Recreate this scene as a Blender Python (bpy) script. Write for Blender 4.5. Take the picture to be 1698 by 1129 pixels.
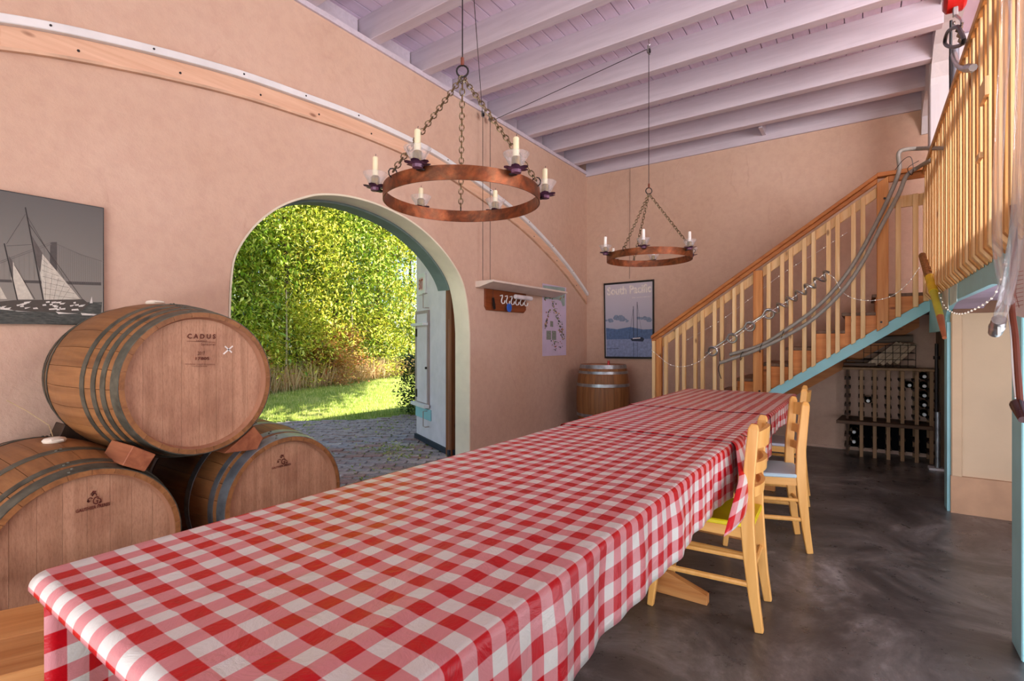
import bpy, bmesh, math, random
import numpy as np
from mathutils import Vector, Matrix
R = math.radians
PI = math.pi
rnd = random.Random(7)
SC = bpy.context.scene
COL = SC.collection
for o in list(bpy.data.objects):
    bpy.data.objects.remove(o)

# ---------------------------------------------------------------- camera, sky, sun, big lights, exposure
YAW, FPX, CX, CY, CAMH = .603, 847., 849., 566., 1.22
cam = bpy.data.cameras.new('camera')
cam.sensor_width = 36
cam.lens = 36 * FPX / 1698
cam.shift_y = (CY - 564.5) / 1698
cam.clip_end = 300
camo = bpy.data.objects.new('camera', cam)
COL.objects.link(camo)
camo.location = (0, 0, CAMH)
camo.rotation_euler = (R(90), 0, YAW)
SC.camera = camo

world = bpy.data.worlds.new('world')
SC.world = world
world.use_nodes = True
wn = world.node_tree
sky = wn.nodes.new('ShaderNodeTexSky')
sky.sky_type = 'NISHITA'
sky.sun_disc = False
sky.sun_elevation = R(42)
sky.sun_rotation = R(120)
sky.altitude = 100
wn.links.new(sky.outputs[0], wn.nodes['Background'].inputs[0])
wn.nodes['Background'].inputs[1].default_value = .42

def light(name, kind, loc, rot, energy, color=(1, 1, 1), **kw):
    l = bpy.data.lights.new(name, kind)
    l.energy = energy
    l.color = color
    for k, v in kw.items():
        setattr(l, k, v)
    o = bpy.data.objects.new(name, l)
    COL.objects.link(o)
    o.location = loc
    o.rotation_euler = rot
    return o
sd = Vector((-.46, .62, -.62)).normalized()
sun = light('sun', 'SUN', (0, 0, 12), sd.to_track_quat('-Z', 'Y').to_euler(), 17.5, (1, .94, .82), angle=R(.6))
def aim(p, q):
    return (Vector(q) - Vector(p)).to_track_quat('-Z', 'Y').to_euler()
# added fill lamps: behind the camera, from the right, and upward to the ceiling
light('rear_fill', 'AREA', (.2, -4.0, 2.0), aim((.2, -4.0, 2.0), (-.9, 5, 1.9)), 95, (1, .96, .92), shape='RECTANGLE', size=5.6, size_y=3.0)  # soft fill added behind the camera to brighten the room
light('side_fill', 'AREA', (3.05, 3.0, 2.85), aim((3.05, 3.0, 2.85), (-2.5, 4.6, 2.3)), 380, (.97, .96, 1), shape='RECTANGLE', size=5.0, size_y=1.6)  # side fill added to brighten the far end; no window is built
light('ceiling_fill', 'AREA', (.4, -2.6, .35), aim((.4, -2.6, .35), (-1.3, 4.6, 3.9)), 120, (.90, .88, 1), shape='RECTANGLE', size=4.0, size_y=.6)  # low fill added behind the camera, aimed up to brighten the ceiling
light('loft_fill', 'AREA', (1.9, 2.2, 1.80), aim((1.9, 2.2, 1.80), (-.9, 3.4, 4.0)), 150, (.92, .90, 1), shape='RECTANGLE', size=2.2, size_y=6.0)  # upward fill added over the loft floor, brightening the ceiling from the right
vs = SC.view_settings
vs.view_transform = 'Standard'
vs.look = 'None'
vs.gamma = 1
vs.use_curve_mapping = False
vs.exposure = -0.16

# ---------------------------------------------------------------- maths of the surveyed room
_c, _s = math.cos(YAW), math.sin(YAW)
def at(ax, val, u, v):
    """world point where the sight line of photo point (u, v) meets a wall, floor or table plane"""
    X = (u - CX) / FPX; Y = (CY - v) / FPX
    r = (X * _c - _s, X * _s + _c, Y)
    o = (0, 0, CAMH)
    k = 'xyz'.index(ax)
    t = (val - o[k]) / r[k]
    return Vector((o[0] + t * r[0], o[1] + t * r[1], o[2] + t * r[2]))

# ---------------------------------------------------------------- materials
def lin(c):
    return tuple(((x / 255) / 12.92 if x / 255 <= .04045 else ((x / 255 + .055) / 1.055) ** 2.4) for x in c) + (1,)
MATS = {}
class NT:
    def __init__(s, name):
        s.m = bpy.data.materials.new(name); s.m.use_nodes = True
        s.t = s.m.node_tree; s.b = s.t.nodes['Principled BSDF']; s.out = s.t.nodes['Material Output']
    def n(s, t, **kw):
        x = s.t.nodes.new('ShaderNode' + t)
        for k, v in kw.items():
            if k in x.inputs.keys() if isinstance(k, str) else False:
                x.inputs[k].default_value = v
            else:
                setattr(x, k, v)
        return x
    def l(s, a, b): s.t.links.new(a, b)
    def coord(s, kind='Object', scale=(1, 1, 1), rot=(0, 0, 0)):
        c = s.n('TexCoord'); m = s.n('Mapping')
        m.inputs['Scale'].default_value = scale; m.inputs['Rotation'].default_value = rot
        s.l(c.outputs[kind], m.inputs[0]); return m.outputs[0]
    def noise(s, vec, scale, detail=4, rough=.55, dist=0):
        x = s.n('TexNoise'); x.inputs['Scale'].default_value = scale; x.inputs['Detail'].default_value = detail
        x.inputs['Roughness'].default_value = rough; x.inputs['Distortion'].default_value = dist
        s.l(vec, x.inputs['Vector']); return x.outputs['Fac']
    def ramp(s, fac, stops):
        x = s.n('ValToRGB'); e = x.color_ramp.elements
        while len(e) < len(stops): e.new(.5)
        for q, (p, c) in zip(e, stops):
            q.position = p; q.color = lin(c) if len(c) == 3 else c
        s.l(fac, x.inputs[0]); return x.outputs[0]
    def mix(s, fac, a, b, mode='MIX'):
        x = s.n('Mix', data_type='RGBA', blend_type=mode)
        for k, v in ((0, fac), (6, a), (7, b)):
            if hasattr(v, 'links'): s.l(v, x.inputs[k])
            else: x.inputs[k].default_value = v
        return x.outputs[2]
    def math(s, op, a, b=0, c=None):
        x = s.n('Math', operation=op)
        for k, v in ((0, a), (1, b), (2, c)):
            if v is None: continue
            if hasattr(v, 'links'): s.l(v, x.inputs[k])
            else: x.inputs[k].default_value = v
        return x.outputs[0]
    def bump(s, h, strength=.3, dist=.01):
        x = s.n('Bump'); x.inputs['Strength'].default_value = strength; x.inputs['Distance'].default_value = dist
        s.l(h, x.inputs['Height']); s.l(x.outputs[0], s.b.inputs['Normal'])
    def base(s, c):
        if hasattr(c, 'links'): s.l(c, s.b.inputs['Base Color'])
        else: s.b.inputs['Base Color'].default_value = c
    def set(s, rough=.6, metal=0, spec=.5):
        s.b.inputs['Roughness'].default_value = rough; s.b.inputs['Metallic'].default_value = metal
        s.b.inputs['Specular IOR Level'].default_value = spec

def mplain(name, c, rough=.6, metal=0, spec=.4, var=.08, scale=6, bump=0):
    if name in MATS: return MATS[name]
    t = NT(name); v = t.coord()
    f = t.noise(v, scale)
    c0 = tuple(max(0, x * (1 - var)) for x in c); c1 = tuple(min(255, x * (1 + var)) for x in c)
    t.base(t.ramp(f, [(.3, c0), (.7, c1)])); t.set(rough, metal, spec)
    if bump: t.bump(t.noise(v, scale * 8), bump, .004)
    MATS[name] = t.m; return t.m

def mwood(name, dark, light_, axis=0, rough=.5, grain=1.0, knots=True, spec=.35, objvar=.12, fine=1):
    """long grain along AXIS of the object's own frame"""
    if name in MATS: return MATS[name]
    t = NT(name)
    sc = [22 * fine, 22 * fine, 22 * fine]; sc[axis] = 1.2 * fine
    v = t.coord('Object', tuple(sc))
    oi = t.n('ObjectInfo')
    add = t.n('VectorMath', operation='ADD')
    mul = t.n('VectorMath', operation='SCALE'); mul.inputs[3].default_value = 37
    cmb = t.n('CombineXYZ')
    for k in range(3): t.l(oi.outputs['Random'], cmb.inputs[k])
    t.l(cmb.outputs[0], mul.inputs[0]); t.l(v, add.inputs[0]); t.l(mul.outputs[0], add.inputs[1])
    v2 = add.outputs[0]
    f = t.noise(v2, 1.0, 6, .6, .6)
    col = t.ramp(f, [(.32, dark), (.66, light_)])
    fg = t.noise(v2, 5.0, 3, .6)
    col = t.mix(.25 * grain, col, t.ramp(fg, [(.35, dark), (.6, light_)]), 'MULTIPLY')
    if name == 'oak barrel head':
        sp_ = t.noise(t.coord('Object', (14, 60, 14)), 3.0, 4, .8); col = t.mix(.35, col, t.ramp(sp_, [(.32, (150, 112, 90)), (.55, (255, 255, 255))]), 'MULTIPLY')
        st_ = t.noise(t.coord('Object', (1, 1, 1)), 4.5, 2); col = t.mix(.35, col, t.ramp(st_, [(.36, (170, 130, 120)), (.52, (255, 255, 255))]), 'MULTIPLY')
    if knots:
        ks = [5, 5, 5]; ks[axis] = 2.2
        kv = t.coord('Object', tuple(ks)); a2 = t.n('VectorMath', operation='ADD')
        t.l(kv, a2.inputs[0]); t.l(mul.outputs[0], a2.inputs[1])
        vo = t.n('TexVoronoi'); t.l(a2.outputs[0], vo.inputs['Vector']); vo.inputs['Scale'].default_value = 1.3
        k = t.ramp(vo.outputs['Distance'], [(.05, (120, 70, 40, )), (.11, (255, 255, 255))])
        col = t.mix(.7, col, k, 'MULTIPLY')
    h = t.n('HueSaturation')
    t.l(col, h.inputs['Color'])
    t.l(t.math('MULTIPLY_ADD', oi.outputs['Random'], 2 * objvar, 1 - objvar), h.inputs['Value'])
    t.base(h.outputs[0]); t.set(rough, 0, spec); t.bump(fg, .12, .003)
    MATS[name] = t.m; return t.m

def mstucco():
    t = NT('peach stucco'); v = t.coord()
    f = t.noise(v, 1.1, 3)
    f2 = t.noise(v, 14, 5, .65)
    col = t.ramp(f, [(.3, (200, 168, 147)), (.7, (208, 178, 159))])
    col = t.mix(.12, col, t.ramp(f2, [(.35, (168, 126, 104)), (.6, (235, 205, 185))]), 'OVERLAY')
    # trowel scars: thin stretched cells
    wv = t.n('TexWave'); wv.inputs['Scale'].default_value = 1.1; wv.inputs['Distortion'].default_value = 14
    wv.inputs['Detail'].default_value = 3; wv.inputs['Detail Scale'].default_value = 1.3
    t.l(v, wv.inputs['Vector'])
    mask = t.ramp(t.noise(v, 2.6, 4), [(.50, (0, 0, 0)), (.60, (255, 255, 255))])
    scar = t.ramp(wv.outputs['Fac'], [(.0, (255, 255, 255)), (.06, (0, 0, 0))])
    sc = t.mix(1, scar, mask, 'MULTIPLY')
    col = t.mix(t.math('MULTIPLY', sc, .07), col, lin((160, 112, 88)))
    t.base(col); t.set(.85, 0, .2)
    h = t.math('ADD', t.math('MULTIPLY', t.noise(v, 26, 5, .6), .35), t.math('MULTIPLY', t.noise(v, 7, 6, .7), 1.3))
    h = t.math('ADD', h, t.math('MULTIPLY', sc, .35))
    t.bump(h, .42, .012)
    return t.m
M_STUC = mstucco()
def mconcrete():
    t = NT('dark concrete'); v = t.coord()
    f = t.noise(v, 1.7, 9, .72, .7); g = t.noise(v, 9, 8, .75); q = t.noise(v, .7, 3)
    col = t.ramp(f, [(.30, (62, 60, 60)), (.45, (98, 96, 94)), (.56, (134, 132, 128)), (.70, (192, 192, 190))])
    col = t.mix(.5, col, t.ramp(g, [(.25, (62, 58, 56)), (.55, (108, 102, 98)), (.75, (190, 184, 176))]), 'OVERLAY')
    col = t.mix(t.ramp(q, [(.5, (0, 0, 0)), (.75, (110, 110, 110))]), col, lin((92, 88, 58)))
    t.base(col); t.set(.4, 0, .5)
    t.l(t.math('MULTIPLY_ADD', g, .5, .08), t.b.inputs['Roughness'])
    t.bump(g, .12, .006)
    return t.m
M_CONC = mconcrete()
def mpaintwood(name, c, dark, rough=.55, axis=1):
    if name in MATS: return MATS[name]
    t = NT(name)
    sc = [9, 9, 9]; sc[axis] = .6
    v = t.coord('Object', tuple(sc))
    f = t.noise(v, 2.2, 6, .65, .8); v0 = t.coord(); p = t.noise(v0, 1.6, 4)
    col = t.mix(t.ramp(f, [(.35, (150, 150, 150)), (.6, (0, 0, 0))]), lin(c), lin(dark))
    col = t.mix(t.math('MULTIPLY', p, .35), col, lin(dark))
    t.base(col); t.set(rough, 0, .3); t.bump(f, .15, .003)
    MATS[name] = t.m; return t.m
M_CEIL = mpaintwood('whitewashed plank', (226, 208, 226), (186, 166, 186), axis=1)
M_JOIST = mpaintwood('whitewashed joist', (214, 203, 211), (166, 152, 162), axis=0)
M_WBEAM = mpaintwood('white painted beam', (218, 214, 216), (188, 184, 190), axis=2)
M_BLUE = mplain('pale turquoise paint', (150, 206, 212), .5, var=.04, scale=3)
M_CREAM = mplain('cream stucco', (226, 216, 190), .8, var=.03, scale=5, bump=.25)
M_TEAL = mplain('teal grey paint', (104, 122, 116), .7, var=.06)
M_LAV = mplain('lavender plaster', (176, 160, 178), .8, var=.05)
M_BEIGE = mplain('beige board', (192, 152, 118), .7, var=.05)
M_PINE = mwood('knotty pine', (196, 138, 74), (232, 188, 122), 2, objvar=.1)
M_PINEX = mwood('knotty pine along x', (188, 122, 62), (222, 166, 100), 0, objvar=.08)
M_PINEZ = mwood('post pine', (190, 122, 62), (218, 158, 92), 2, objvar=.08)
M_PALE = mwood('pale pine baluster', (222, 178, 118), (242, 214, 166), 2, objvar=.06)
M_RAIL = mwood('stained handrail', (176, 106, 54), (204, 136, 72), 0, objvar=.04)
M_STEP = mwood('orange step board', (204, 126, 58), (230, 158, 84), 0, objvar=.06)
M_CHAIR = mwood('honey chair wood', (226, 168, 88), (240, 190, 112), 2, rough=.35, grain=.5, knots=False, objvar=.02)
M_STAVE = mwood('oak stave', (128, 84, 48), (166, 116, 70), 2, rough=.5, knots=False, objvar=.12)
M_HEAD = mwood('oak barrel head', (174, 133, 104), (198, 156, 126), 0, rough=.55, knots=False, objvar=.035, fine=1.6)
M_HEAD2 = mwood('oak end grain', (160, 112, 84), (184, 136, 106), 0, rough=.6, knots=False, objvar=.05)
M_DARKW = mwood('old brown wood', (48, 32, 22), (80, 56, 38), 2, rough=.7)
M_RACKW = mwood('rack wood', (136, 104, 70), (166, 132, 94), 2, rough=.6)
M_RACKX = mwood('rack board', (70, 46, 30), (108, 78, 52), 0, rough=.6)
M_WEDGE = mwood('red cedar wedge', (146, 84, 54), (182, 116, 78), 0, rough=.6, knots=False)
M_SHELFW = mwood('mahogany board', (126, 62, 26), (160, 86, 42), 1, rough=.45, knots=False)
M_HOOP = mplain('galvanised hoop', (84, 84, 74), .5, .6, var=.25, scale=18)
M_HOOPL = mplain('bright galvanised hoop', (150, 156, 160), .38, .8, var=.15, scale=14)
M_STEEL = mplain('steel', (170, 170, 168), .3, .9, var=.1)
M_DKMET = mplain('dark metal', (44, 40, 40), .45, .6)
M_CHAIN = mplain('chain metal', (140, 126, 98), .3, .9, var=.1)
M_BRASS = mplain('tarnished brass', (130, 104, 50), .4, .6, var=.3, scale=40)
M_WAX = mplain('candle wax', (222, 210, 172), .4, var=.03)
M_PURP = mplain('purple petals', (96, 62, 84), .35, .2, var=.3, scale=30)
M_WHITE = mplain('white paint', (226, 224, 222), .5, var=.03)
M_DOORW = mplain('pale blue white door paint', (226, 216, 222), .55, var=.03)
M_DOORG = mplain('pinkish edge paint', (170, 152, 146), .6, var=.06)
M_BLACK = mplain('black', (22, 22, 24), .4)
M_RED = mplain('red enamel', (170, 24, 20), .3, var=.1)
M_GREYH = mplain('grey hose', (150, 144, 134), .5, var=.06, scale=30)
M_PINK = mplain('silicone bung', (226, 214, 196), .5, var=.04)
M_YEL = mplain('yellow tape', (226, 190, 40), .45, var=.05)
M_YEL2 = mplain('yellow green sleeve', (196, 190, 60), .45, var=.05)
M_COP = mplain('copper tube', (176, 104, 66), .4, .3)
M_PAPER = mplain('paper', (214, 206, 190), .8, var=.05)
M_BROWNH = mplain('brown strap', (108, 50, 30), .45, var=.1)
M_YSEAT = mplain('bright yellow seat', (226, 206, 20), .4, var=.02)
M_BSEAT = mplain('pale blue seat', (176, 204, 214), .45, var=.02)
M_GSEAT = mplain('grey lilac seat', (196, 198, 210), .5, var=.02)
M_INK = mplain('burnt brown ink', (92, 40, 26), .7, var=.1)

def mcopper():
    t = NT('burnished copper band'); v = t.coord()
    f = t.noise(v, 7, 6, .65, .6); g = t.noise(v, 30, 4)
    col = t.ramp(f, [(.3, (62, 34, 18)), (.5, (122, 70, 40)), (.72, (164, 108, 70))])
    col = t.mix(.35, col, t.ramp(g, [(.4, (70, 48, 30)), (.62, (214, 160, 110))]), 'OVERLAY')
    t.base(col); t.set(.42, .6, .5); return t.m
M_COPPER = mcopper()
def mglass(name, c=(1, 1, 1, 1), rough=.08, alpha=.35):
    t = NT(name); t.base(c); t.set(rough, 0, .6)
    t.b.inputs['Transmission Weight'].default_value = .75
    t.b.inputs['IOR'].default_value = 1.25
    t.b.inputs['Alpha'].default_value = alpha
    return t.m
M_GLASS = mglass('cup glass', (.95, .97, 1, 1), .1, .34)
M_TUBE = mglass('clear hose', (.86, .84, .86, 1), .12, .35)
def mbottle():
    t = NT('dark bottle glass'); t.base(lin((10, 16, 14))); t.set(.12, 0, .6); return t.m
M_BOT = mbottle()
def memit(name, c, e):
    t = NT(name); t.base(lin(c)); t.b.inputs['Emission Color'].default_value = lin(c); t.b.inputs['Emission Strength'].default_value = e
    return t.m
M_BULB = memit('small warm lamp', (255, 244, 225), .7)

def mgingham():
    t = NT('red gingham vinyl')
    uv = t.n('UVMap'); sp = t.n('SeparateXYZ'); t.l(uv.outputs[0], sp.inputs[0])
    def stripe(o):
        fr = t.math('FRACT', o)
        d = t.math('ABSOLUTE', t.math('SUBTRACT', fr, .5))
        mr = t.n('MapRange'); mr.interpolation_type = 'SMOOTHSTEP'
        t.l(d, mr.inputs[0]); mr.inputs[1].default_value = .238; mr.inputs[2].default_value = .262
        mr.inputs[3].default_value = 1; mr.inputs[4].default_value = 0
        return mr.outputs[0]
    a = stripe(sp.outputs[0]); b = stripe(sp.outputs[1])
    s = t.math('MULTIPLY', t.math('ADD', a, b), .5)
    v = t.coord('UV', (1, 1, 1))
    w = t.noise(v, 60, 2)
    col = t.ramp(s, [(0, (222, 222, 214)), (.5, (216, 142, 144)), (1, (196, 6, 24))])
    col = t.mix(.10, col, t.ramp(w, [(.3, (120, 120, 120)), (.7, (255, 255, 255))]), 'MULTIPLY')
    t.base(col); t.set(.36, 0, .34)
    t.bump(t.noise(t.coord('UV', (.35, .30, 1)), 1.6, 5, .6, 1.6), .42, .014)
    return t.m
M_GING = mgingham()

def mleaf(name, cols, trans=.24):
    t = NT(name); g = t.n('NewGeometry')
    st = [(i / (len(cols) - 1), c) for i, c in enumerate(cols)]
    col = t.ramp(g.outputs['Random Per Island'], st)
    t.base(col); t.set(.45, 0, .4)
    tr = t.n('BsdfTranslucent'); t.l(col, tr.inputs[0])
    mx = t.n('MixShader'); mx.inputs[0].default_value = trans
    t.l(t.b.outputs[0], mx.inputs[1]); t.l(tr.outputs[0], mx.inputs[2]); t.l(mx.outputs[0], t.out.inputs[0])
    return t.m
M_LEAF = mleaf('bright willow leaf', [(34, 56, 14), (112, 150, 34), (196, 214, 74), (236, 238, 128), (84, 116, 26), (160, 190, 50)])
M_LEAF2 = mleaf('yellow green leaf', [(64, 90, 20), (200, 210, 60), (242, 230, 108), (130, 156, 40), (220, 190, 70)])
M_LEAF3 = mleaf('autumn bramble leaf', [(196, 104, 66), (214, 160, 84), (170, 160, 64), (224, 190, 126), (168, 84, 56)])
M_DRY = mleaf('dry straw grass', [(214, 184, 134), (236, 212, 168), (190, 150, 104), (222, 172, 136)], .5)
M_GRASS = mleaf('lawn blade', [(100, 128, 44), (140, 164, 66), (180, 188, 100), (210, 204, 140)], .3)
M_DKLEAF = mleaf('dark hedge leaf', [(40, 58, 30), (70, 88, 46), (96, 110, 64)], .3)
M_BARK = mplain('pale bark', (176, 160, 140), .85, var=.2, scale=20)
M_BARKD = mplain('dark bark', (70, 54, 42), .9, var=.25, scale=15)
def mlawn():
    t = NT('lawn soil'); v = t.coord(); f = t.noise(v, .9, 6, .7); g = t.noise(v, 30, 4)
    col = t.ramp(f, [(.3, (110, 134, 54)), (.55, (160, 170, 86)), (.75, (204, 196, 134))])
    col = t.mix(.4, col, t.ramp(g, [(.3, (60, 80, 30)), (.7, (210, 210, 150))]), 'OVERLAY')
    t.base(col); t.set(.9, 0, .1); return t.m
M_LAWN = mlawn()
def mpaver():
    t = NT('weathered brick paver'); v = t.coord(); oi = t.n('ObjectInfo')
    f = t.noise(v, 18, 5, .7)
    col = t.ramp(oi.outputs['Random'], [(0, (150, 142, 144)), (.4, (168, 162, 166)), (.7, (156, 126, 120)), (1, (190, 184, 184))])
    col = t.mix(.6, col, t.ramp(f, [(.3, (80, 74, 72)), (.7, (225, 220, 215))]), 'OVERLAY')
    t.base(col); t.set(.8, 0, .3); t.bump(f, .5, .006); return t.m
M_PAVER = mpaver()
M_SAND = mplain('sandy joint', (96, 92, 74), .95, var=.3, scale=20)

# ---------------------------------------------------------------- mesh helpers
class MB:
    def __init__(s): s.v = []; s.f = []; s.mi = []; s.uv = None
    def add(s, vs, fs, mi=0):
        k = len(s.v); s.v += [tuple(p) for p in vs]
        s.f += [tuple(i + k for i in f) for f in fs]; s.mi += [mi] * len(fs); return s
    def box(s, x0, x1, y0, y1, z0, z1, mi=0):
        vs = [(x, y, z) for z in (z0, z1) for y in (y0, y1) for x in (x0, x1)]
        return s.add(vs, [(0, 2, 3, 1), (4, 5, 7, 6), (0, 1, 5, 4), (2, 6, 7, 3), (0, 4, 6, 2), (1, 3, 7, 5)], mi)
    def hexa(s, p, mi=0):
        """p: 4 bottom corners then 4 top corners, same order"""
        return s.add(p, [(3, 2, 1, 0), (4, 5, 6, 7), (0, 1, 5, 4), (1, 2, 6, 5), (2, 3, 7, 6), (3, 0, 4, 7)], mi)
    def prism(s, poly, axis, a, b, mi=0):
        """poly 2D in the other two axes (cyclic order), extruded along AXIS from a to b"""
        n = len(poly)
        def P(q, h):
            return {'x': (h, q[0], q[1]), 'y': (q[0], h, q[1]), 'z': (q[0], q[1], h)}[axis]
        vs = [P(q, a) for q in poly] + [P(q, b) for q in poly]
        fs = [tuple(range(n))[::-1], tuple(range(n, 2 * n))] + [(i, (i + 1) % n, n + (i + 1) % n, n + i) for i in range(n)]
        return s.add(vs, fs, mi)
    def tube(s, pts, r, seg=8, closed=False, cap=True, mi=0, r2=None):
        pts = [Vector(p) for p in pts]; n = len(pts)
        rs = r if isinstance(r, (list, tuple)) else [r] * n
        prev = None; rings = []
        for i, p in enumerate(pts):
            if closed: d = pts[(i + 1) % n] - pts[i - 1]
            else: d = pts[min(i + 1, n - 1)] - pts[max(i - 1, 0)]
            d = d.normalized() if d.length > 1e-9 else Vector((0, 0, 1))
            if prev is None:
                a = Vector((0, 0, 1)) if abs(d.z) < .9 else Vector((1, 0, 0))
                u = d.cross(a).normalized()
            else:
                u = (prev - d * prev.dot(d))
                u = u.normalized() if u.length > 1e-6 else d.orthogonal().normalized()
            w = d.cross(u); prev = u
            rings.append([p + (u * math.cos(2 * PI * k / seg) + w * math.sin(2 * PI * k / seg)) * rs[i] for k in range(seg)])
        vs = [q for g in rings for q in g]; fs = []
        for i in range(n if closed else n - 1):
            j = (i + 1) % n
            fs += [(i * seg + k, i * seg + (k + 1) % seg, j * seg + (k + 1) % seg, j * seg + k) for k in range(seg)]
        if cap and not closed:
            fs += [tuple(range(seg))[::-1], tuple(range((n - 1) * seg, n * seg))]
        return s.add(vs, fs, mi)
    def lathe(s, prof, seg=24, mi=0, base=(0, 0, 0), closed=False, cap=True):
        """prof: (r, z) list, around z"""
        n = len(prof); bx, by, bz = base
        vs = [(bx + r * math.cos(2 * PI * k / seg), by + r * math.sin(2 * PI * k / seg), bz + z) for r, z in prof for k in range(seg)]
        fs = []
        for i in range(n if closed else n - 1):
            j = (i + 1) % n
            fs += [(i * seg + k, i * seg + (k + 1) % seg, j * seg + (k + 1) % seg, j * seg + k) for k in range(seg)]
        if not closed and cap:
            if prof[0][0] > 1e-6: fs.append(tuple(range(seg))[::-1])
            if prof[-1][0] > 1e-6: fs.append(tuple(range((n - 1) * seg, n * seg)))
        return s.add(vs, fs, mi)
    def sweep(s, pts, w, d, side=(0, 1, 0), mi=0):
        """rectangular bar: w across SIDE, d across the other; w,d may be lists"""
        pts = [Vector(p) for p in pts]; n = len(pts); side = Vector(side).normalized()
        W = w if isinstance(w, (list, tuple)) else [w] * n
        D = d if isinstance(d, (list, tuple)) else [d] * n
        vs = []
        for i, p in enumerate(pts):
            t = (pts[min(i + 1, n - 1)] - pts[max(i - 1, 0)]).normalized()
            a = (side - t * side.dot(t)).normalized(); b = t.cross(a)
            for k1, k2 in ((-1, -1), (1, -1), (1, 1), (-1, 1)):
                vs.append(p + a * (k1 * W[i] / 2) + b * (k2 * D[i] / 2))
        fs = [(3, 2, 1, 0), tuple(range(4 * n - 4, 4 * n))]
        for i in range(n - 1):
            fs += [(i * 4 + k, i * 4 + (k + 1) % 4, i * 4 + 4 + (k + 1) % 4, i * 4 + 4 + k) for k in range(4)]
        return s.add(vs, fs, mi)
    def bar(s, a, b, w, d, side=(0, 1, 0), mi=0):
        return s.sweep([a, b], w, d, side, mi)

WORLD = {}
def tag(o, label=None, cat=None, group=None, kind=None):
    if label: o['label'] = label
    if cat: o['category'] = cat
    if group: o['group'] = group
    if kind: o['kind'] = kind
    return o
def mkmesh(name, mb, mats, smooth=False, bevel=0):
    me = bpy.data.meshes.new(name)
    me.from_pydata(mb.v, [], mb.f)
    for m in (mats if isinstance(mats, (list, tuple)) else [mats]): me.materials.append(m)
    if len(set(mb.mi)) > 1: me.polygons.foreach_set('material_index', mb.mi)
    bm = bmesh.new(); bm.from_mesh(me)
    bmesh.ops.recalc_face_normals(bm, faces=bm.faces)
    if bevel:
        bmesh.ops.bevel(bm, geom=[e for e in bm.edges if e.is_manifold and e.calc_face_angle(0) > .5], offset=bevel, segments=1, affect='EDGES', clamp_overlap=True)
    bm.to_mesh(me); bm.free()
    if smooth:
        me.polygons.foreach_set('use_smooth', [True] * len(me.polygons))
        me.set_sharp_from_angle(angle=R(40))
    me.update(); return me
def link(name, me, parent=None, loc=(0, 0, 0)):
    o = bpy.data.objects.new(name, me); COL.objects.link(o); o.location = loc
    if parent: o.parent = parent
    return o
def obj(name, mb, mats, parent=None, smooth=False, bevel=0, local=False, loc=(0, 0, 0)):
    """world-space geometry becomes a mesh whose frame sits at its own centre, parent at its Empty"""
    if not local and mb.v:
        a = np.array(mb.v); mn, mx = a.min(0), a.max(0)
        c = Vector(((mn[0] + mx[0]) / 2, (mn[1] + mx[1]) / 2, mn[2] if parent is None else (mn[2] + mx[2]) / 2))
        mb.v = [tuple(Vector(p) - c) for p in mb.v]
        pw = WORLD.get(parent.name, Vector()) if parent else Vector()
        me = mkmesh(name, mb, mats, smooth, bevel)
        o = link(name, me, parent, c - pw); WORLD[o.name] = c
        return o
    return link(name, mkmesh(name, mb, mats, smooth, bevel), parent, loc)
def thing(name, label, cat, loc=(0, 0, 0), rot=(0, 0, 0), group=None):
    o = bpy.data.objects.new(name, None); COL.objects.link(o)
    o.empty_display_size = .1
    o.location = loc; o.rotation_euler = rot; WORLD[o.name] = Vector(loc)
    return tag(o, label, cat, group)
def struct(name, mb, mats, parent=None, **k):
    o = obj(name, mb, mats, parent, **k)
    if not parent: o['kind'] = 'structure'
    return o
def dup(root, loc, rot, label, group=None):
    r = root.copy(); COL.objects.link(r); r.location = loc; r.rotation_euler = rot
    r['label'] = label
    if group: r['group'] = group
    WORLD[r.name] = Vector(loc)
    for ch in list(root.children):
        c = ch.copy(); COL.objects.link(c); c.parent = r
        for g in list(ch.children):
            d = g.copy(); COL.objects.link(d); d.parent = c
    return r
def text(body, mat, parent, right, up, origin, w=None, h=.05, name='lettering', depth=.0006, align='CENTER', bold=0):
    """flat letters; ORIGIN is the baseline centre, W the wanted width, H the capital height"""
    cu = bpy.data.curves.new('t', 'FONT'); cu.body = body; cu.align_x = align; cu.size = 1; cu.extrude = 0; cu.offset = bold
    cu.resolution_u = 2
    t = bpy.data.objects.new('t', cu); COL.objects.link(t)
    dg = bpy.context.evaluated_depsgraph_get(); dg.update()
    me0 = bpy.data.meshes.new_from_object(t.evaluated_get(dg))
    bpy.data.objects.remove(t)
    vs = np.array([v.co[:] for v in me0.vertices]); fs = [tuple(p.vertices) for p in me0.polygons]
    bpy.data.meshes.remove(me0)
    wx = vs[:, 0].max() - vs[:, 0].min(); ch = .70
    sy = h / ch; sx = (w / wx) if w else sy
    right = Vector(right); up = Vector(up); n = right.cross(up); origin = Vector(origin)
    mb = MB()
    mb.add([origin + right * (v[0] * sx) + up * (v[1] * sy) + n * depth for v in vs], fs)
    return obj(name, mb, mat, parent)

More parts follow.
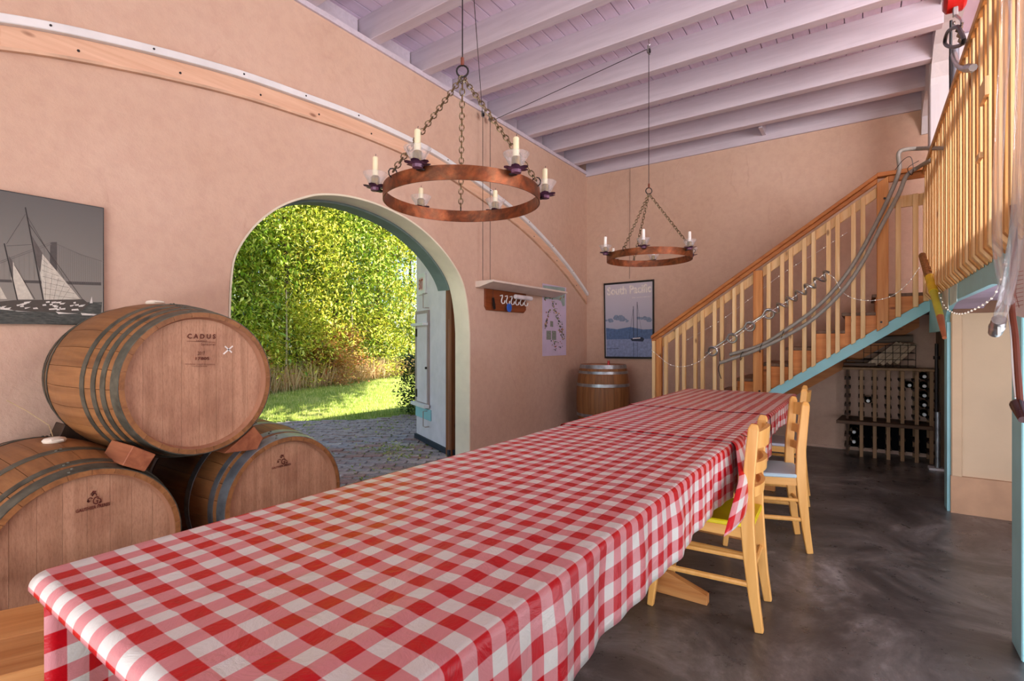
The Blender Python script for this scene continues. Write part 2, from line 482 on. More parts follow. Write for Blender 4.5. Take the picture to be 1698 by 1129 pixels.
# ================================================================ THE ROOM SHELL
XL, YB, ZP = -3.40, 6.90, 3.95
ARCH = [(1.69, 0), (1.69, 1.40), (1.70, 1.62), (1.732, 1.798), (1.853, 2.0), (2.025, 2.167), (2.213, 2.278), (2.39, 2.347), (2.64, 2.388),
        (2.951, 2.385), (3.303, 2.323), (3.619, 2.194), (3.882, 2.013), (4.05, 1.817), (4.128, 1.56), (4.158, 1.30), (4.158, 0)]
def spline(pts, n):
    out = []
    for i in range(len(pts) - 1):
        p0 = pts[max(i - 1, 0)]; p1 = pts[i]; p2 = pts[i + 1]; p3 = pts[min(i + 2, len(pts) - 1)]
        for k in range(n):
            t = k / n
            out.append(tuple(.5 * ((2 * b) + (-a + c) * t + (2 * a - 5 * b + 4 * c - d) * t * t + (-a + 3 * b - 3 * c + d) * t ** 3) for a, b, c, d in zip(p0, p1, p2, p3)))
    out.append(tuple(pts[-1])); return out
arc = [ARCH[0]] + spline(ARCH[1:-1], 5) + [ARCH[-1]]
struct('floor', MB().box(-3.62, 4.2, -4.2, YB + .2, -.12, 0), M_CONC)
w = MB().prism([(-4.2, 0), (1.69, 0)] + arc[1:-1] + [(4.158, 0), (YB, 0), (YB, 3.69), (-4.2, 3.69)], 'x', XL - .19, XL)
struct('wall_left', w, M_STUC)
struct('wall_back', MB().box(-3.59, 4.2, YB, YB + .19, 0, 4.2), M_STUC)
struct('wall_right', MB().box(3.2, 3.35, -4.2, YB, 0, 4.2), M_STUC)
# rounded cream reveal of the archway, its teal outer liner
m = MB(); n = len(arc)
prof = [(-.002, XL + .006), (.012, XL + .004), (.016, XL - .01), (.016, XL - .186)]
def off(i, d):
    a = Vector(arc[max(i - 1, 0)]); b = Vector(arc[min(i + 1, n - 1)]); t = (b - a).normalized()
    nrm = Vector((t.y, -t.x)); return Vector(arc[i]) + nrm * d
rows = []
for i in range(n):
    rows.append([(x, *off(i, d)) for d, x in prof])
vs = [p for r_ in rows for p in r_]; K = len(prof)
m.add(vs, [(i * K + k, i * K + k + 1, (i + 1) * K + k + 1, (i + 1) * K + k) for i in range(n - 1) for k in range(K - 1)])
struct('trim_1', m, M_CREAM, smooth=True)
m = MB(); ids = [i for i in range(n) if arc[i][1] > 1.72]
inn = [off(i, .035) for i in ids]; out_ = [off(i, -.09) for i in ids]
K = 4; vs = []
for a, b in zip(inn, out_):
    vs += [(XL - .19, *a), (XL - .34, *a), (XL - .34, *b), (XL - .19, *b)]
fs = [(i * 4 + k, i * 4 + (k + 1) % 4, i * 4 + 4 + (k + 1) % 4, i * 4 + 4 + k) for i in range(len(ids) - 1) for k in range(4)] + [(0, 1, 2, 3), tuple(range(4 * len(ids) - 4, 4 * len(ids)))]
m.add(vs, fs)
struct('trim_2', m, M_TEAL)
struct('trim_3', MB().box(-3.76, -3.68, 4.185, 4.25, -.02, 1.86), mwood('brown door post', (120, 70, 36), (156, 96, 54), 2))
# top trim boards along left and back walls
struct('trim_4', MB().box(XL - .19, XL + .02, -4.2, YB, 3.69, 3.735), M_JOIST)
struct('trim_5', MB().box(XL, .5, YB - .03, YB, 3.665, 3.76), M_JOIST)
struct('trim_6', MB().box(XL, 2.9, YB - .02, YB, 3.76, 3.95), M_JOIST)
# ceiling: each plank and each joist is a piece of it
ceil = struct('ceiling', MB().box(-3.62, 4.2, -4.2, YB + .2, ZP + .035, ZP + .12), M_CEIL)
WORLD[ceil.name] = Vector(ceil.location)
pw = .129; me_pl = None; x = -3.62; k = 0
while x < .62:
    mb = MB().box(-pw / 2 + .003, pw / 2 - .003, -5.5, 5.5, -.012, .016)
    if me_pl is None: me_pl = mkmesh('plank', mb, M_CEIL, bevel=.003)
    o = link('plank', me_pl, ceil, Vector((x + pw / 2, 1.4, ZP + .012 + (k % 3) * .001)) - WORLD[ceil.name]); x += pw; k += 1
x0p = x
obj('plank', MB().box(x0p, 4.2, -4.1, 6.9, ZP, ZP + .03), M_CEIL, ceil)
me_j = mkmesh('joist', MB().box(-2.05, 2.05, -.05, .05, 0, .225), M_JOIST, bevel=.004)
jy = [2.88 + .6025 * k for k in range(-11, 7)]
for y in jy:
    link('joist', me_j, ceil, Vector((-1.53, y, 3.73)) - WORLD[ceil.name])
me_b = mkmesh('blocking', MB().box(-.02, .02, -.24, .24, 0, .22), M_JOIST)
for y in jy:
    link('blocking', me_b, ceil, Vector((-3.545, y + .301, 3.735)) - WORLD[ceil.name])
obj('blocking', MB().hexa([(-1.02, 6.60, 3.73), (-.98, 6.60, 3.73), (-.98, 6.88, 3.73), (-1.02, 6.88, 3.73), (-1.02, 6.6, 3.94), (-.98, 6.6, 3.94), (-.98, 6.88, 3.94), (-1.02, 6.88, 3.94)]), M_JOIST, ceil)

# upper beam line of the loft with curved braces, its posts
def upper_beam(y0, y1, x0, x1, zt=3.94):
    low = [(6.88, 3.40), (6.80, 3.56), (6.62, 3.66), (6.45, 3.68), (6.28, 3.62), (6.16, 3.50), (6.14, 3.22)]
    fr_ = [(5.98, 3.50), (5.96, 3.60), (5.88, 3.70), (5.72, 3.79), (5.5, 3.85), (5.2, 3.88), (2.0, 3.88), (1.5, 3.82), (1.2, 3.66), (1.1, 3.50)]
    pts = [(y1, zt), (y1, 3.40)] + low + [(5.98, 3.22)] + fr_ + [(.9, 3.5), (.9, 3.85), (y0, 3.85), (y0, zt)]
    return MB().prism(pts, 'x', x0, x1)
struct('trim_7', upper_beam(-4.2, YB, .50, .66), M_WBEAM)
def brace(name, y0, z0, y1, z1, x0, x1, mat, th=.10, up=True):
    """quarter-round knee brace in the y-z plane from the post (y0,z0) up to the beam (y1,z1), with the web filled behind"""
    m = MB(); N = 12; vs = []
    for i in range(N + 1):
        a = PI / 2 * i / N
        y = y1 + (y0 - y1) * math.cos(a); z = z0 + (z1 - z0) * math.sin(a)
        vs += [(x0, y, z), (x1, y, z)]
    k = len(vs)
    vs += [(x0, y0, z1 + .02), (x1, y0, z1 + .02)]
    fs = [(2 * i, 2 * i + 2, 2 * i + 3, 2 * i + 1) for i in range(N)]
    fs += [(2 * i, k, 2 * i + 2) for i in range(N)] + [(2 * i + 1, 2 * i + 3, k + 1) for i in range(N)]
    m.add(vs, fs)
    return struct(name, m, mat)
struct('trim_10', MB().box(.494, .80, 5.972, 6.15, 1.62, 3.94), M_WBEAM, bevel=.008)
struct('trim_11', MB().box(.505, .70, .9, 1.1, 1.66, 3.93), M_WBEAM, bevel=.008)
# loft floor
loft = struct('floor_loft', MB().box(.52, 3.2, -4.2, YB, 1.50, 1.62), M_LAV)
WORLD[loft.name] = Vector(loft.location)
me_d = mkmesh('floorboard', MB().box(-1.34, 1.34, -.068, .068, 0, .022), M_PINEX)
for k in range(60):
    link('floorboard', me_d, loft, Vector((1.86, -1.4 + k * .14, 1.62)) - WORLD[loft.name])
# blue arcade under the loft: fascia beam with arched soffits, posts
def arcade(y0, y1, zs, zt, x0, x1, rr=.42):
    """beam from y0 to y1, flat soffit at zt with quarter curves down to zs at both ends; top 1.60"""
    pts = [(y0, 1.60), (y0, zs)]
    N = 10
    for i in range(N + 1):
        a = PI / 2 * i / N; pts.append((y0 + rr * (1 - math.cos(a)), zs + (zt - zs) * math.sin(a)))
    for i in range(N + 1):
        a = PI / 2 * (1 - i / N); pts.append((y1 - rr * (1 - math.cos(a)), zs + (zt - zs) * math.sin(a)))
    pts += [(y1, zs), (y1, 1.60)]
    return MB().prism(pts, 'x', x0, x1)
m = arcade(2.86, 4.86, 1.36, 1.487, .49, .52); struct('trim_12', m, M_BLUE)
struct('trim_13', arcade(2.86, 4.86, 1.36, 1.487, .52, .68), M_LAV)
struct('trim_14', MB().box(.49, .52, 4.86, 5.97, 1.30, 1.60), M_BLUE)
struct('trim_15', MB().box(.49, .52, -2., 2.72, 1.36, 1.60), M_BLUE)
struct('trim_16', MB().box(.495, .53, 4.81, 4.96, 0, 1.36), M_BLUE)
struct('trim_17', MB().box(.495, .62, 2.70, 2.86, 0, 1.60), M_BLUE, bevel=.004)
struct('trim_18', MB().box(.49, .62, .6, .75, 0, 1.60), M_BLUE)
brace('trim_19', 4.97, 1.24, 5.55, 1.40, .54, .66, M_LAV)
# plaster partition with its base board between two posts
struct('wall_partition', MB().box(.515, 3.2, 4.81, 4.93, 0, 1.50), mplain('buff plaster', (206, 182, 150), .8, var=.03, scale=2, bump=.35))
struct('trim_20', MB().box(.515, .575, 4.775, 4.81, .26, 1.50), mplain('buff pilaster', (206, 178, 144), .8, var=.03, bump=.2), bevel=.006)
struct('baseboard_partition', MB().box(.512, 3.2, 4.78, 4.815, 0, .262), M_BEIGE)
struct('trim_21', MB().box(.52, 3.2, 4.74, 4.81, 1.42, 1.50), mplain('brown lintel', (120, 84, 58), .6))
struct('wall_nook', MB().box(.62, .68, 4.93, YB, 0, 1.50), mplain('nook plaster', (150, 128, 104), .85, bump=.3))
# thin tall sliver of beige wall beside the loft post
struct('baseboard_back', MB().box(-3.4, -.2, YB - .015, YB, 0, .03), M_STUC)

# ================================================================ OUTSIDE
ground = struct('lawn', MB().box(-60, -3.59, -30, 60, -.25, -.045), M_LAWN)
patio = struct('patio', MB().add([(-3.5, -2, -.04), (-3.5, 6.6, -.04), (-5.9, 6.6, -.04), (-7.5, 4.2, -.04), (-8.6, 2.2, -.04), (-9, -2, -.04)], [(0, 1, 2, 3, 4, 5)]), M_SAND)
WORLD[patio.name] = Vector(patio.location)
me_pv = mkmesh('brick', MB().box(-.097, .097, -.047, .047, -.05, 0), M_PAVER, bevel=.008)
def in_patio(x, y):
    if x > -3.62 or y < -1.5 or y > 6.5: return False
    for (xa, ya), (xb, yb) in (((-5.9, 6.6), (-7.5, 4.2)), ((-7.5, 4.2), (-8.6, 2.2))):
        if min(ya, yb) <= y <= max(ya, yb):
            t = (y - ya) / (yb - ya); return x > xa + (xb - xa) * t + .12 * math.sin(y * 5)
    return False
cand = []
RA = R(38)
for i in range(-40, 46):
    for j in range(-60, 60):
        lx = i * .204 + (.102 if j % 2 else 0); ly = j * .104
        x = -5.6 + lx * math.cos(RA) - ly * math.sin(RA); y = 3.6 + lx * math.sin(RA) + ly * math.cos(RA)
        if not in_patio(x, y): continue
        if y < -.42 * x - .1 or y > -1.28 * x + .6: continue      # what the archway shows, with a margin
        cand.append((math.hypot(x, y), x, y))
cand.sort()
far = MB()
for q, (d, x, y) in enumerate(cand):
    z = -.022 + rnd.uniform(-.008, .008); a = RA + rnd.uniform(-.04, .04)
    if q < 300:
        o = link('brick', me_pv, patio, Vector((x, y, z)) - WORLD[patio.name]); o.rotation_euler = (rnd.uniform(-.03, .03), rnd.uniform(-.03, .03), a)
    else:
        ca, sa = math.cos(a), math.sin(a)
        vs = [(x + px * ca - py * sa, y + px * sa + py * ca, z + pz) for pz in (-.05, 0) for px, py in ((-.095, -.045), (.095, -.045), (.095, .045), (-.095, .045))]
        far.hexa(vs)
o = obj('bricks', far, M_PAVER, patio); o['kind'] = 'stuff'

def leafcloud(name, centers, size, mat, parent=None, droop=.5, seed=1, aspect=.36, kind='stuff', up=False):
    """numpy: a folded leaf (2 quads) at each centre"""
    rg = np.random.default_rng(seed); n = len(centers); C = np.asarray(centers, float)
    az = rg.uniform(0, 2 * PI, n); el = rg.normal(-droop, .45, n) if not up else rg.normal(1.25, .18, n)
    L = size * rg.uniform(.6, 1.35, n)
    d = np.stack([np.cos(az) * np.cos(el), np.sin(az) * np.cos(el), np.sin(el)], 1)
    sidev = np.stack([-np.sin(az), np.cos(az), np.zeros(n)], 1)
    nn = np.cross(d, sidev)
    tw = rg.uniform(-.9, .9, n)[:, None]
    sv = sidev * np.cos(tw) + nn * np.sin(tw); nv = np.cross(d, sv)
    W = (L * aspect / 2)[:, None]; Lc = L[:, None]
    p0 = C; p1 = C + d * Lc * .45 + sv * W + nv * W * .35; p2 = C + d * Lc; p3 = C + d * Lc * .45 - sv * W + nv * W * .35
    pm = C + d * Lc * .5
    V = np.stack([p0, p1, p2, p3, pm], 1).reshape(-1, 3)
    base = (np.arange(n) * 5)[:, None]
    F = np.concatenate([base + np.array([[0, 1, 4]]), base + np.array([[1, 2, 4]]), base + np.array([[4, 2, 3]]), base + np.array([[0, 4, 3]])], 1).reshape(-1, 3)
    me = bpy.data.meshes.new(name)
    c = C.mean(0); c[2] = C[:, 2].min()
    pwv = np.array(WORLD.get(parent.name, Vector())) if parent else np.zeros(3)
    V = V - c
    me.vertices.add(len(V)); me.vertices.foreach_set('co', V.ravel().astype(np.float32))
    me.loops.add(F.size); me.loops.foreach_set('vertex_index', F.ravel().astype(np.int32))
    me.polygons.add(len(F)); me.polygons.foreach_set('loop_start', (np.arange(len(F)) * 3).astype(np.int32))
    me.update(calc_edges=True); me.materials.append(mat)
    o = link(name, me, parent, Vector(c - pwv))
    if kind: o['kind'] = kind
    return o

def tree(name, label, x, y, h, rad, n, mat, seed, size=.2, trunk=.07, bark=None, zlow=.6, group=None, cat='tree', depth=None, droop=.6):
    t = thing(name, label, cat, (x, y, -.06), group=group)
    rg = np.random.default_rng(seed); r2 = random.Random(seed)
    m = MB(); lean = r2.uniform(-.4, .4)
    m.tube([(x, y, -.06), (x + lean * .3, y + .1, h * .35), (x + lean, y, h * .9)], [trunk, trunk * .7, trunk * .2], 7)
    tips = []
    nb = 26
    for k in range(nb):
        z = zlow + (h * .93 - zlow) * (k + .5) / nb; a = r2.uniform(0, 2 * PI)
        rr = rad * (1 - .55 * (z / h) ** 2) * r2.uniform(.6, 1.0)
        bx, by = x + lean * (z / h), y
        tip = (bx + math.cos(a) * rr, by + math.sin(a) * rr, z + rr * .35)
        m.tube([(bx, by, z - .15), (bx + math.cos(a) * rr * .5, by + math.sin(a) * rr * .5, z + rr * .28), tip], [trunk * .28, trunk * .16, .006], 4)
        tips.append(tip)
    obj('trunk', m, bark or M_BARKD, t, smooth=True)
    # clumps of leaves hanging on the branches
    nc = max(12, n // 90); cz = zlow + (h - zlow) * rg.uniform(0, 1, nc)
    ca = rg.uniform(0, 2 * PI, nc); cr = rad * (1 - .55 * (cz / h) ** 2) * np.sqrt(rg.uniform(.1, 1, nc))
    cc = np.stack([x + np.cos(ca) * cr, y + np.sin(ca) * cr, cz], 1)
    P = np.repeat(cc, math.ceil(n / nc), 0)[:n] + rg.normal(0, 1, (n, 3)) * np.array([.24, .24, .2]) * (rad / 1.4)
    leafcloud('foliage', P, size, mat, t, droop, seed)
    return t
HD = Vector((-2.7, 7.7, 0)).normalized(); HP = Vector((-12.2, 6.2, 0)); HN = Vector((-HD.y, HD.x, 0))
specs = [  # along, behind, height, radius, leaves, material, look
    (-4.2, 1.1, 9.5, 1.9, 9000, M_LEAF, 'dark-hollowed green tree at the left end of the hedgerow'),
    (-1.9, .8, 8.5, 1.8, 11000, M_LEAF, 'tall bright green tree seen just right of the arch\'s left curve'),
    (.3, .9, 9.5, 1.9, 12000, M_LEAF, 'tallest lime green tree in the middle of the hedgerow'),
    (2.6, .7, 9.0, 1.9, 12000, M_LEAF2, 'yellow-green leafy tree right of the hedgerow middle'),
    (5.0, .8, 10., 2.1, 12000, M_LEAF, 'full green tree rising above the free edge of the open door'),
    (10.8, .9, 12., 2.4, 11000, M_LEAF, 'green tree beyond the pale yellow-green one, mostly hidden by the door'),
    (7.8, .8, 11., 2.3, 11000, M_LEAF2, 'pale yellow-green tree at the far right of the hedgerow, beyond the door'),
]
for k, (a, b, h, r_, n_, mt, lb) in enumerate(specs):
    p = HP + HD * a + HN * b
    tree('leafy_tree', lb, p.x, p.y, h, r_, int(n_ * 2.1), mt, 11 + k, .135, .08, zlow=.9, group='trees of the hedgerow outside the arch')
for k, (a, h, bk) in enumerate([(-3.2, 10, 4), (-.4, 11, 4), (2., 11, 4), (4.6, 12, 4), (7.2, 12, 4), (10.2, 13, 4), (13.5, 14, 4), (1.0, 15, 8), (6.0, 16, 8), (11.5, 17, 8)]):
    p = HP + HD * a + HN * bk
    tree('backdrop_tree', ['shaded tree behind the hedgerow at the far left of the archway view', 'shaded tree behind the hedgerow between its left end and the tall bright green tree', 'shaded tree behind the tallest lime green tree', 'shaded tree behind the yellow-green tree right of the middle', 'shaded tree behind the full green tree by the door', 'shaded tree behind the pale yellow-green tree', 'shaded tree at the farthest right end behind the hedgerow', 'tall shaded tree filling the gap behind the tall bright green tree', 'tall shaded tree filling the gap behind the full green tree', 'tall shaded tree filling the gap by the door edge'][k], p.x, p.y, h, 2.3, 9000, M_LEAF, 40 + k, .30, .14, zlow=.5, group='second row of trees behind the hedgerow')
shr = [(-3.2, -.1, 1.5, .8, M_LEAF3, 'rusty bramble bush at the left foot of the hedgerow'), (-1.4, -.2, 1.9, .8, M_LEAF3, 'tall rust-red bramble beside the pale sapling'),
       (.3, -.15, 1.5, .8, M_LEAF2, 'yellow leafy shrub at the middle foot of the hedgerow'), (2.0, -.1, 2.1, .9, M_LEAF2, 'golden green shrub with orange tips behind the dry grass'),
       (-.5, -.45, 1.0, .7, M_LEAF3, 'low orange-pink bramble in front of the pale sapling'), (2.9, -.4, 1.1, .7, M_LEAF3, 'low rusty bramble right of the golden shrub'),
       (3.9, -.1, 1.6, .9, M_LEAF3, 'orange-brown bramble bush in front of the full green tree'), (6.0, -.1, 2.2, 1.1, M_LEAF2, 'bushy yellow-green shrub beside the door edge')]
for k, (a, b, h, r_, mt, lb) in enumerate(shr):
    p = HP + HD * a + HN * b
    tree('shrub', lb, p.x, p.y, h, r_ * 1.1, 5200, mt, 70 + k, .10, .025, zlow=.12, group='shrubs at the foot of the hedgerow', cat='shrub', droop=.1)
for k, (a, h) in enumerate([(-1.0, 3.2), (1.3, 2.6), (4.3, 2.8)]):
    p = HP + HD * a + HN * -.35; m = MB()
    m.tube([(p.x, p.y, -.06), (p.x + .06, p.y, h * .5), (p.x - .03, p.y + .05, h)], [.03, .024, .01], 7)
    for q in range(5):
        z = h * (.45 + .1 * q); aa = q * 2.1
        m.tube([(p.x, p.y, z), (p.x + .35 * math.cos(aa), p.y + .35 * math.sin(aa), z + .3)], [.008, .003], 4)
    tag(obj('sapling', m, M_BARK, smooth=True), ['slim pale sapling stem standing before the rust-red bramble', 'short pale stem standing before the golden shrub', 'thin pale stem standing before the orange-brown bramble'][k], 'sapling', 'bare pale saplings before the hedgerow')
def strip_pts(a0, a1, b0, b1, n, seed, z=-.05):
    rg = np.random.default_rng(seed); a = rg.uniform(a0, a1, n); b = rg.uniform(b0, b1, n)
    P = np.array([HP[:]] * n) + a[:, None] * np.array(HD[:]) + b[:, None] * np.array(HN[:]); P[:, 2] = z; return P
tag(leafcloud('dry_grass', strip_pts(-5, 10, -.9, .3, 6000, 3), .62, M_DRY, None, 0, 5, .035, up=True), 'tall straw-coloured dry grass along the foot of the hedgerow', 'grass')
rg = np.random.default_rng(9)
P = np.stack([rg.uniform(-14, -5.5, 60000), rg.uniform(2.5, 14, 60000), np.full(60000, -.05)], 1)
hd2 = np.array(HD[:2]); rel = P[:, :2] - np.array(HP[:2]); sdist = rel @ np.array(HN[:2])
keep = (sdist < .2) & (P[:, 1] > -.45 * P[:, 0]) & np.array([not in_patio(a, b) for a, b, _ in P])
tag(leafcloud('lawn_grass', P[keep], .06, M_GRASS, None, 0, 6, .12, up=True), 'short green and straw lawn grass beyond the brick patio', 'grass')
P = []
for k in range(170):
    d, x, y = cand[rnd.randrange(len(cand))]
    wgt = rnd.randrange(8, 40)
    for q in range(wgt): P.append((x + rnd.gauss(0, .09), y + rnd.gauss(0, .07), -.03))
for k in range(900): P.append((rnd.gauss(-4.45, .25), rnd.gauss(4.05, .16), -.03))
P = [p for p in P if p[0] < -3.70]
tag(leafcloud('patio_weeds', np.array(P), .05, M_GRASS, None, .2, 8, .3), 'green weeds and moss in the joints of the brick patio', 'weeds')
# clipped hedge standing just beyond the open door leaf
t = thing('hedge', 'dark clipped hedge standing behind the free edge of the open door', 'hedge', (-6.1, 6.5, -.06))
rg = np.random.default_rng(77); n_ = 9000
P = np.stack([-6.1 + rg.uniform(-.55, .55, n_), 6.55 + rg.uniform(-.45, .6, n_), rg.uniform(0, 1.0, n_)], 1)
leafcloud('foliage', P, .06, M_DKLEAF, t, 0, 78, .5)
m = MB()
for k in range(9):
    a = k * .7; m.tube([(-6.1 + .2 * math.cos(a), 6.55 + .2 * math.sin(a), -.06), (-6.1 + .4 * math.cos(a), 6.55 + .35 * math.sin(a), .8)], [.02, .006], 5)
obj('stem', m, M_BARKD, t)
# big tree out of the frame whose crown throws the bands of shade on the lawn
tree('shade_tree', 'tall leafy tree beside the patio, left of the archway view', -6.6, .2, 9.0, 2.3, 9000, M_LEAF, 300, .34, .16, zlow=4.6, group=None)
tree('shade_tree', 'second tall leafy tree on the lawn, left of the archway view', -9.8, 1.6, 8.0, 2.0, 7000, M_LEAF, 301, .34, .14, zlow=3.9, group=None)
# roof over the room, so the sun meets the building as it stands
struct('roof', MB().box(-4.0, 4.4, -4.6, YB + .5, 4.25, 4.45), mplain('roofing', (90, 86, 84), .8))

# open arched door leaf
H0 = Vector((-3.705, 4.20, 0)); F0 = Vector((-4.745, 4.723, 0)); DL = (F0 - H0); LW = DL.length; DU = DL.normalized(); DN = Vector((DU.y, -DU.x, 0))
if DN.y > 0: DN = -DN
door = thing('door_1', 'arched pale blue-white door leaf folded open outside the archway', 'door', H0); door['kind'] = 'structure'; del door['category']
def dpt(s, z, d=0): return H0 + DU * s + DN * d + Vector((0, 0, z))
def dtop(s): return 1.45 + .97 * math.sqrt(max(0, 1 - max(0, (1 - s / LW)) ** 2.4))
def dquad(mb, s0, s1, z0, z1, d0, d1):
    mb.hexa([dpt(s0, z0, d0), dpt(s1, z0, d0), dpt(s1, z0, d1), dpt(s0, z0, d1), dpt(s0, z1, d0), dpt(s1, z1, d0), dpt(s1, z1, d1), dpt(s0, z1, d1)])
N = 18; ss = [LW * i / N for i in range(N + 1)]
m = MB(); poly = [(0, .04)] + [(LW, .04)] + [(s_, dtop(s_)) for s_ in ss[::-1]]
vs = [dpt(s_, z, 0) for s_, z in poly] + [dpt(s_, z, -.07) for s_, z in poly]; q = len(poly)
m.add(vs, [tuple(range(q)), tuple(range(q, 2 * q))[::-1]] + [(i, (i + 1) % q, q + (i + 1) % q, q + i) for i in range(q)])
leaf = obj('leaf', m, M_DOORW, door)
m = MB()
rim = [(s_, dtop(s_)) for s_ in ss]
vs = []
for s_, z in [(0, .04)] + rim:
    vs += [dpt(s_, z, .012), dpt(s_, z + .02, .012), dpt(s_, z + .02, -.08), dpt(s_, z, -.08)]
m.add(vs, [(i * 4 + k, i * 4 + (k + 1) % 4, i * 4 + 4 + (k + 1) % 4, i * 4 + 4 + k) for i in range(len(rim)) for k in range(4)])
obj('edge_strip', m, M_DOORG, door)
m = MB(); dquad(m, 0, .07, .04, 1.46, 0, .018); obj('stile', m, M_DOORG, door)
# recessed wicket: frame laths, inner panel, sills
m = MB(); dquad(m, .66, 1.16, .44, 1.60, 0, .022); obj('panel', m, M_DOORG, door, bevel=.003)
m = MB(); dquad(m, .69, 1.06, .47, 1.56, .022, .032); obj('panel', m, M_DOORW, door, bevel=.003)
m = MB(); dquad(m, .64, 1.10, 1.41, 1.445, .03, .10); obj('handle', m, M_WHITE, door, bevel=.005)
m = MB(); dquad(m, .62, 1.14, .42, .46, .02, .09); obj('sill', m, M_WHITE, door, bevel=.005)
m = MB(); dquad(m, .60, 1.15, .27, .40, 0, .02); obj('rail', m, M_BLUE, door, bevel=.004)
for z in (.52, 1.28):
    m = MB(); dquad(m, 1.04, 1.09, z, z + .10, .03, .04); obj('hinge', m, M_DKMET, door)
m = MB().tube([dpt(.69, .90, .03), dpt(.69, .90, .05)], .014, 8); obj('knob', m, M_DKMET, door)
for z in (1.62, .20):
    m = MB().tube([dpt(.70, z + .18, .02), dpt(.70, z + .18, .07), dpt(.70, z, .07), dpt(.63, z, .07), dpt(.63, z, .02)], .006, 6); obj('hook', m, M_DOORG, door)
m = MB(); dquad(m, -.02, LW, -.015, .04, -.06, .03); obj('door_sweep', m, mplain('dark sweep', (40, 48, 60), .7), door)
sg = thing('exit_sign', 'small white framed sign with red letters on the open door leaf', 'sign', dpt(.85, 1.85, .02))
m = MB(); dquad(m, .77, 1.03, 1.80, 2.06, .0, .03); obj('frame', m, M_WHITE, sg, bevel=.005)
m = MB(); dquad(m, .82, .98, 1.85, 2.01, .03, .032); obj('face', m, mplain('sign face', (226, 196, 190), .5), sg)
text('EXIT', M_RED, sg, tuple(-DU), (0, 0, 1), dpt(.90, 1.87, .034), .15, .12, bold=.01)

# ================================================================ THE TABLE, ITS CLOTHS, TRESTLES
TZ, TX0, TX1 = .757, -1.366, -.512
PC = .0752
def tablecloth(name, label, y0, y1, dropL, dropR, dropEnd, z, seed, x0=TX0, x1=TX1, ridges=(), flap=None, phase=(0, 0)):
    """woven sheet: S runs across the table, T along it; it bends over the table edges and hangs in folds"""
    rg = random.Random(seed); r = .018; W = x1 - x0
    def over(d, r=.018):            # distance past the edge -> (outward, down)
        q = r * PI / 2
        if d <= 0: return d, 0
        if d < q: return r * math.sin(d / r), r * (1 - math.cos(d / r))
        return r, r + d - q
    S = sorted(set([round(-dropL + dropL * i / 10, 4) for i in range(11)] + [round(-.03 + .005 * i, 4) for i in range(7)] + [round(W * i / 40, 4) for i in range(41)]
               + [round(W + .005 * i, 4) for i in range(7)] + [round(W + dropR * i / 14, 4) for i in range(15)]))
    nT = int((y1 - y0) / .022)
    T = ([-dropEnd + dropEnd * i / 8 for i in range(8)] if dropEnd else []) + [(y1 - y0) * i / nT for i in range(nT + 1)]
    def wob(y, k): return math.sin(y * 17 + k) * .5 + math.sin(y * 41 + 2 * k) * .35 + math.sin(y * 7.3 + k * 3) * .6
    V = []; UV = []
    for t in T:
        oy, dz2 = over(-t, .028) if t < 0 else (-t, 0)
        y = y0 - oy if t < 0 else y0 + t
        for s in S:
            if s < 0:
                ox, dz = over(-s); x = x0 - ox; d = -s
                x -= wob(y, 1) * .03 * min(1, d / .3) * (d / .4); dz = dz
            elif s > W:
                ox, dz = over(s - W); x = x1 + ox; d = s - W
                g = min(1, d / .12)
                x += g * (wob(y, 4 + seed) * .011 + .006)
                if flap: y_ = math.exp(-max(0, t) / .30); yk = 1.9 * d * y_; x += .016 * g * y_
                if flap and flap[0] < y < flap[1]:
                    k = math.sin(PI * (y - flap[0]) / (flap[1] - flap[0])); x += flap[2] * k * g
            else:
                x = x0 + s; dz = 0
            zz = z - dz - dz2
            if 0 <= s <= W and t >= 0:
                for (rs, rw, rh) in ridges:
                    e = (s - rs) / rw
                    zz += rh * math.exp(-e * e)
                zz += .0009 * math.sin(s * 23 + y * 6) + .0009 * math.sin(y * 15 - s * 9) + .0007 * math.sin(s * 60 + y * 3 + seed)
            yy_ = y - (1.9 * (s - W) * math.exp(-max(0, t) / .30) if flap and s > W else 0)
            V.append((x, yy_, zz)); UV.append(((s + x0 + 1.309) / PC + .5 + phase[0], ((t + y0) - .487) / .0758 + .5 + phase[1]))
    nS = len(S); mb = MB()
    F = []
    n0 = 8 if dropEnd else 0
    for j in range(len(T) - 1):
        for i in range(nS - 1):
            if j < n0 and (S[i] < 0 or S[i + 1] > W): continue
            F.append((j * nS + i, j * nS + i + 1, (j + 1) * nS + i + 1, (j + 1) * nS + i))
    me = bpy.data.meshes.new(name); c = Vector(((x0 + x1) / 2, y0, z - dropR))
    me.from_pydata([tuple(Vector(v) - c) for v in V], [], F)
    uvl = me.uv_layers.new(name='UVMap')
    for l in me.loops: uvl.data[l.index].uv = UV[l.vertex_index]
    me.materials.append(M_GING); me.polygons.foreach_set('use_smooth', [True] * len(me.polygons)); me.update()
    o = link(name, me, None, c); WORLD[o.name] = c
    sm = o.modifiers.new('thickness', 'SOLIDIFY'); sm.thickness = .0012; sm.offset = -1
    return tag(o, label, 'tablecloth', 'red and white checked tablecloths on the long table')
tablecloth('tablecloth', 'nearest red-and-white checked tablecloth, creased lengthwise, covering the near half of the table', .318, 2.62, .62, .232, .048, TZ, 1,
           ridges=((.402, .006, .004), (.415, .008, -.002), (.72, .02, .0025), (.20, .03, .0015)))
tablecloth('tablecloth', 'middle checked tablecloth whose loose corner flap hangs beside the yellow-seated chair', 2.50, 3.62, .55, .27, 0, TZ + .005, 2, x0=TX0 - .012, x1=TX1 + .010,
           ridges=((.43, .01, .003),), flap=(2.44, 2.72, .075), phase=(.02, .33))
